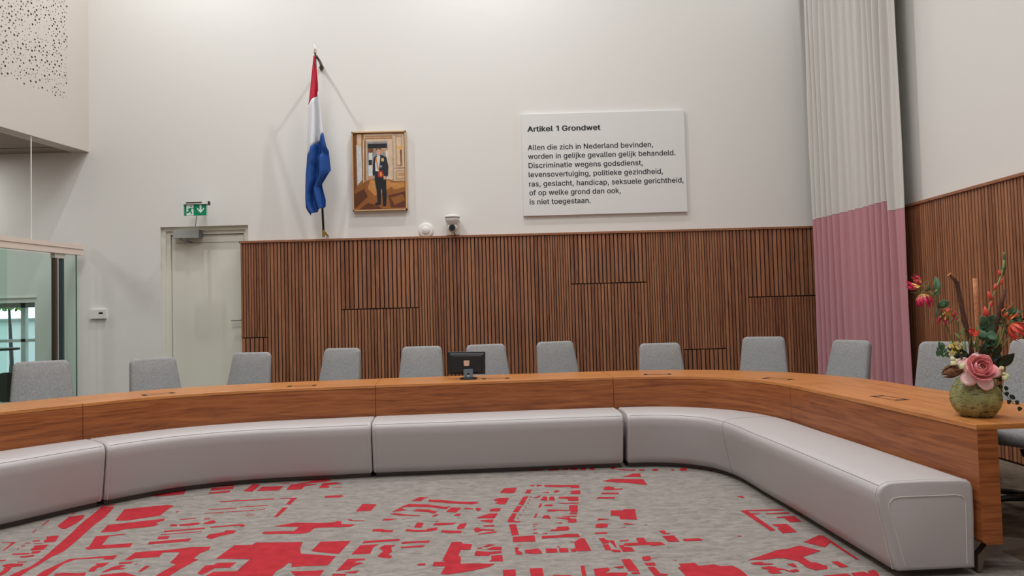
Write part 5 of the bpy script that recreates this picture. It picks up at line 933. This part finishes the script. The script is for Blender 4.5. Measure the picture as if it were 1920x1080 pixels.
def more(label, name, mt_, spots, w_, n):
    sp_ = []
    for _ in range(n):
        x0, y0, R_ = rn.choice(spots); a = rn.uniform(-2.9, -.2) if rn.random() < .75 else rn.uniform(0, 6.28); l_ = rn.uniform(.6, 1.1) * R_
        x1, y1 = x0 + rn.uniform(-8, 8), y0 + rn.uniform(-8, 8); sp_.append((x1, y1, x1 + cos(a) * l_, y1 + sin(a) * l_, w_ * rn.uniform(.7, 1.2), 0))
    leafset(name, mt_, sp_, label)
more('grey green pointed leaves filling the bouquet just above the vase', 'ivy_sprig', IVY, [(1846, 640, 20), (1852, 615, 18), (1862, 655, 18), (1835, 660, 16)], .010, 16)
more('dark glossy leaves packed at the neck of the vase behind the peony', 'dark_leaf_sprig', GREEND, [(1812, 680, 20), (1850, 670, 20), (1862, 690, 16), (1800, 690, 14)], .011, 18)
more('narrow green leaves around the orange flowers at the right', 'fern_leaf_sprig', GREEN1, [(1890, 595, 18), (1885, 620, 16), (1900, 605, 16)], .006, 14)
more('slim pale green leaves around the flowers at the left', 'pointed_leaf_sprig', GREENL, [(1745, 545, 14), (1785, 600, 16), (1792, 630, 18)], .0045, 16)
def tw(m_):
    for _ in range(22):
        x1 = rn.uniform(1785, 1880); y1 = rn.uniform(612, 650); m_.tube([root(), P((x1 + 1835) / 2 + rn.uniform(-4, 4), 665, rn.uniform(-.03, .03)), P(x1, y1, rn.uniform(-.04, .04))], [.0022, .0018, .001], 4)
stuffing('thin_twigs', None, [('twig', mat('twig_tan', lin(146, 104, 62), .8), tw)], 'bundle of thin tan twigs rising from the vase behind the peony', 'twigs')
# ivy trailing over the right of the vase
tr = [MOUTH + Vector((.06, -.03, .0)), P(1872, 712, -.06), P(1880, 735, -.03), P(1893, 748, -.03), P(1900, 757, -.03), P(1912, 758, -.02)]
def trl(m_):
    for (x, y) in ((1878, 722), (1882, 728), (1886, 734), (1893, 746), (1897, 749), (1894, 757), (1910, 757), (1912, 762), (1875, 716), (1871, 705)):
        p = P(x, y, -.04); a = rn.uniform(0, 6.28); strip(m_, arc(p, p + Vector((cos(a) * .026, 0, sin(a) * .026)), (0, 0, 0), 5), leafw(.010), (0, -1, .2))
stuffing('trailing_ivy', None, [('stem', STEM, lambda m_: m_.tube(tr, .0018, 5)), ('leaves', GREEND, trl)], 'thin ivy tendril trailing from the vase down to the table at right', 'ivy')
# small leafy cluster far left
def cl_(m_):
    for (x, y) in ((1763, 645), (1760, 652), (1766, 650), (1758, 662), (1763, 660), (1767, 664), (1770, 655), (1775, 665)):
        p = P(x, y, .0)
        for k in range(3):
            a = rn.uniform(0, 6.28); strip(m_, arc(p, p + Vector((cos(a) * .018, -.004, sin(a) * .018)), (0, 0, 0), 4), leafw(.008), (0, -1, .2))
stuffing('small_leaf_sprig', None, [('stem', STEM, lambda m_: m_.tube([root(), P(1790, 680), P(1775, 665), P(1763, 650)], .002, 5)), ('leaves', GREEN1, cl_)], 'sprig of tiny dark green leaves sticking out left above the vase', 'leaves')
# yellow spray
def yl(m_):
    for _ in range(46):
        p = P(rn.uniform(1778, 1800), rn.uniform(640, 664), rn.uniform(-.03, .03)); a = rn.uniform(0, 6.28)
        strip(m_, arc(p, p + Vector((cos(a) * .016, rn.uniform(-.01, .01), sin(a) * .016)), (0, 0, 0), 3), leafw(.004), (0, -1, .3))
stuffing('yellow_flower_spray', None, [('stem', STEM, lambda m_: m_.tube([root(), P(1800, 680), P(1790, 655)], .002, 5)), ('blossom', YEL, yl)], 'fluffy yellow flower spray left above the vase', 'flower')
# white bell blossoms
def bells(pts_, label):
    def f(m_):
        for x, y, r in pts_:
            p = P(x, y, -.07); m_.lathe([(.001, r * .9), (r * .6, r * .8), (r * .95, .2 * r), (r, -.4 * r), (r * 1.05, -.8 * r), (r * .5, -.7 * r), (.001, -.2 * r)], n=12, M=Matrix.Translation(p) @ Matrix.Rotation(rn.uniform(-.5, .5), 4, 'Y'))
    x, y, r = pts_[0]
    return stuffing('white_bell_sprig', None, [('stem', STEM, lambda m_: m_.tube([root(), P((x + 1835) / 2, y - 8, -.03), P(x, y, -.07)], .0018, 5)), ('bell_blossom', CREAM, f)], label, 'flower', 'sprigs of cream bell blossoms')
bells([(1788, 680, .015), (1786, 672, .011), (1792, 676, .011), (1802, 687, .014), (1806, 684, .010)], 'sprig of cream bell blossoms left of the peony')
bells([(1872, 699, .014), (1878, 690, .012), (1882, 700, .009), (1883, 708, .014), (1887, 704, .012), (1874, 693, .009)], 'sprig of cream bell blossoms right of the peony')
# dried seed head
def seed(m_):
    A = P(1803, 690, -.03); B_ = P(1768, 701, -.05); ax = (B_ - A); Ln = ax.length * 1.05; ax.normalize(); u = ax.orthogonal().normalized(); v = ax.cross(u)
    prof_ = lambda t: .030 * sin(pi * min(1, t * .86 + .10)) ** .7
    m_.rings([[A + ax * Ln * .9 * t + (u * cos(a_) + v * sin(a_)) * prof_(t) * .86 for a_ in [2 * pi * k / 12 for k in range(12)]] for t in [0, .15, .3, .5, .7, .85, 1]])
    for k in range(54):
        b_ = rn.uniform(0, 6.28); t0 = rn.uniform(0, .55); t1 = t0 + rn.uniform(.35, .6); d = u * cos(b_) + v * sin(b_); fl_ = .006 + .012 * max(0, t1 - .8)
        strip(m_, [A + ax * Ln * (t0 + (t1 - t0) * q) + d * (prof_(min(1, t0 + (t1 - t0) * q)) + fl_ * q * q) for q in (0, .25, .5, .75, 1)], lambda t: .0075 * (1 - t) ** .6 + .0005, d, 0, .1)
stuffing('dried_seed_head', None, [('husk', BROWN, seed), ('stem', STEM, lambda m_: m_.tube([root(), P(1800, 695, -.02)], .004, 6))], 'shaggy brown dried seed head left of the peony', 'dried flower')
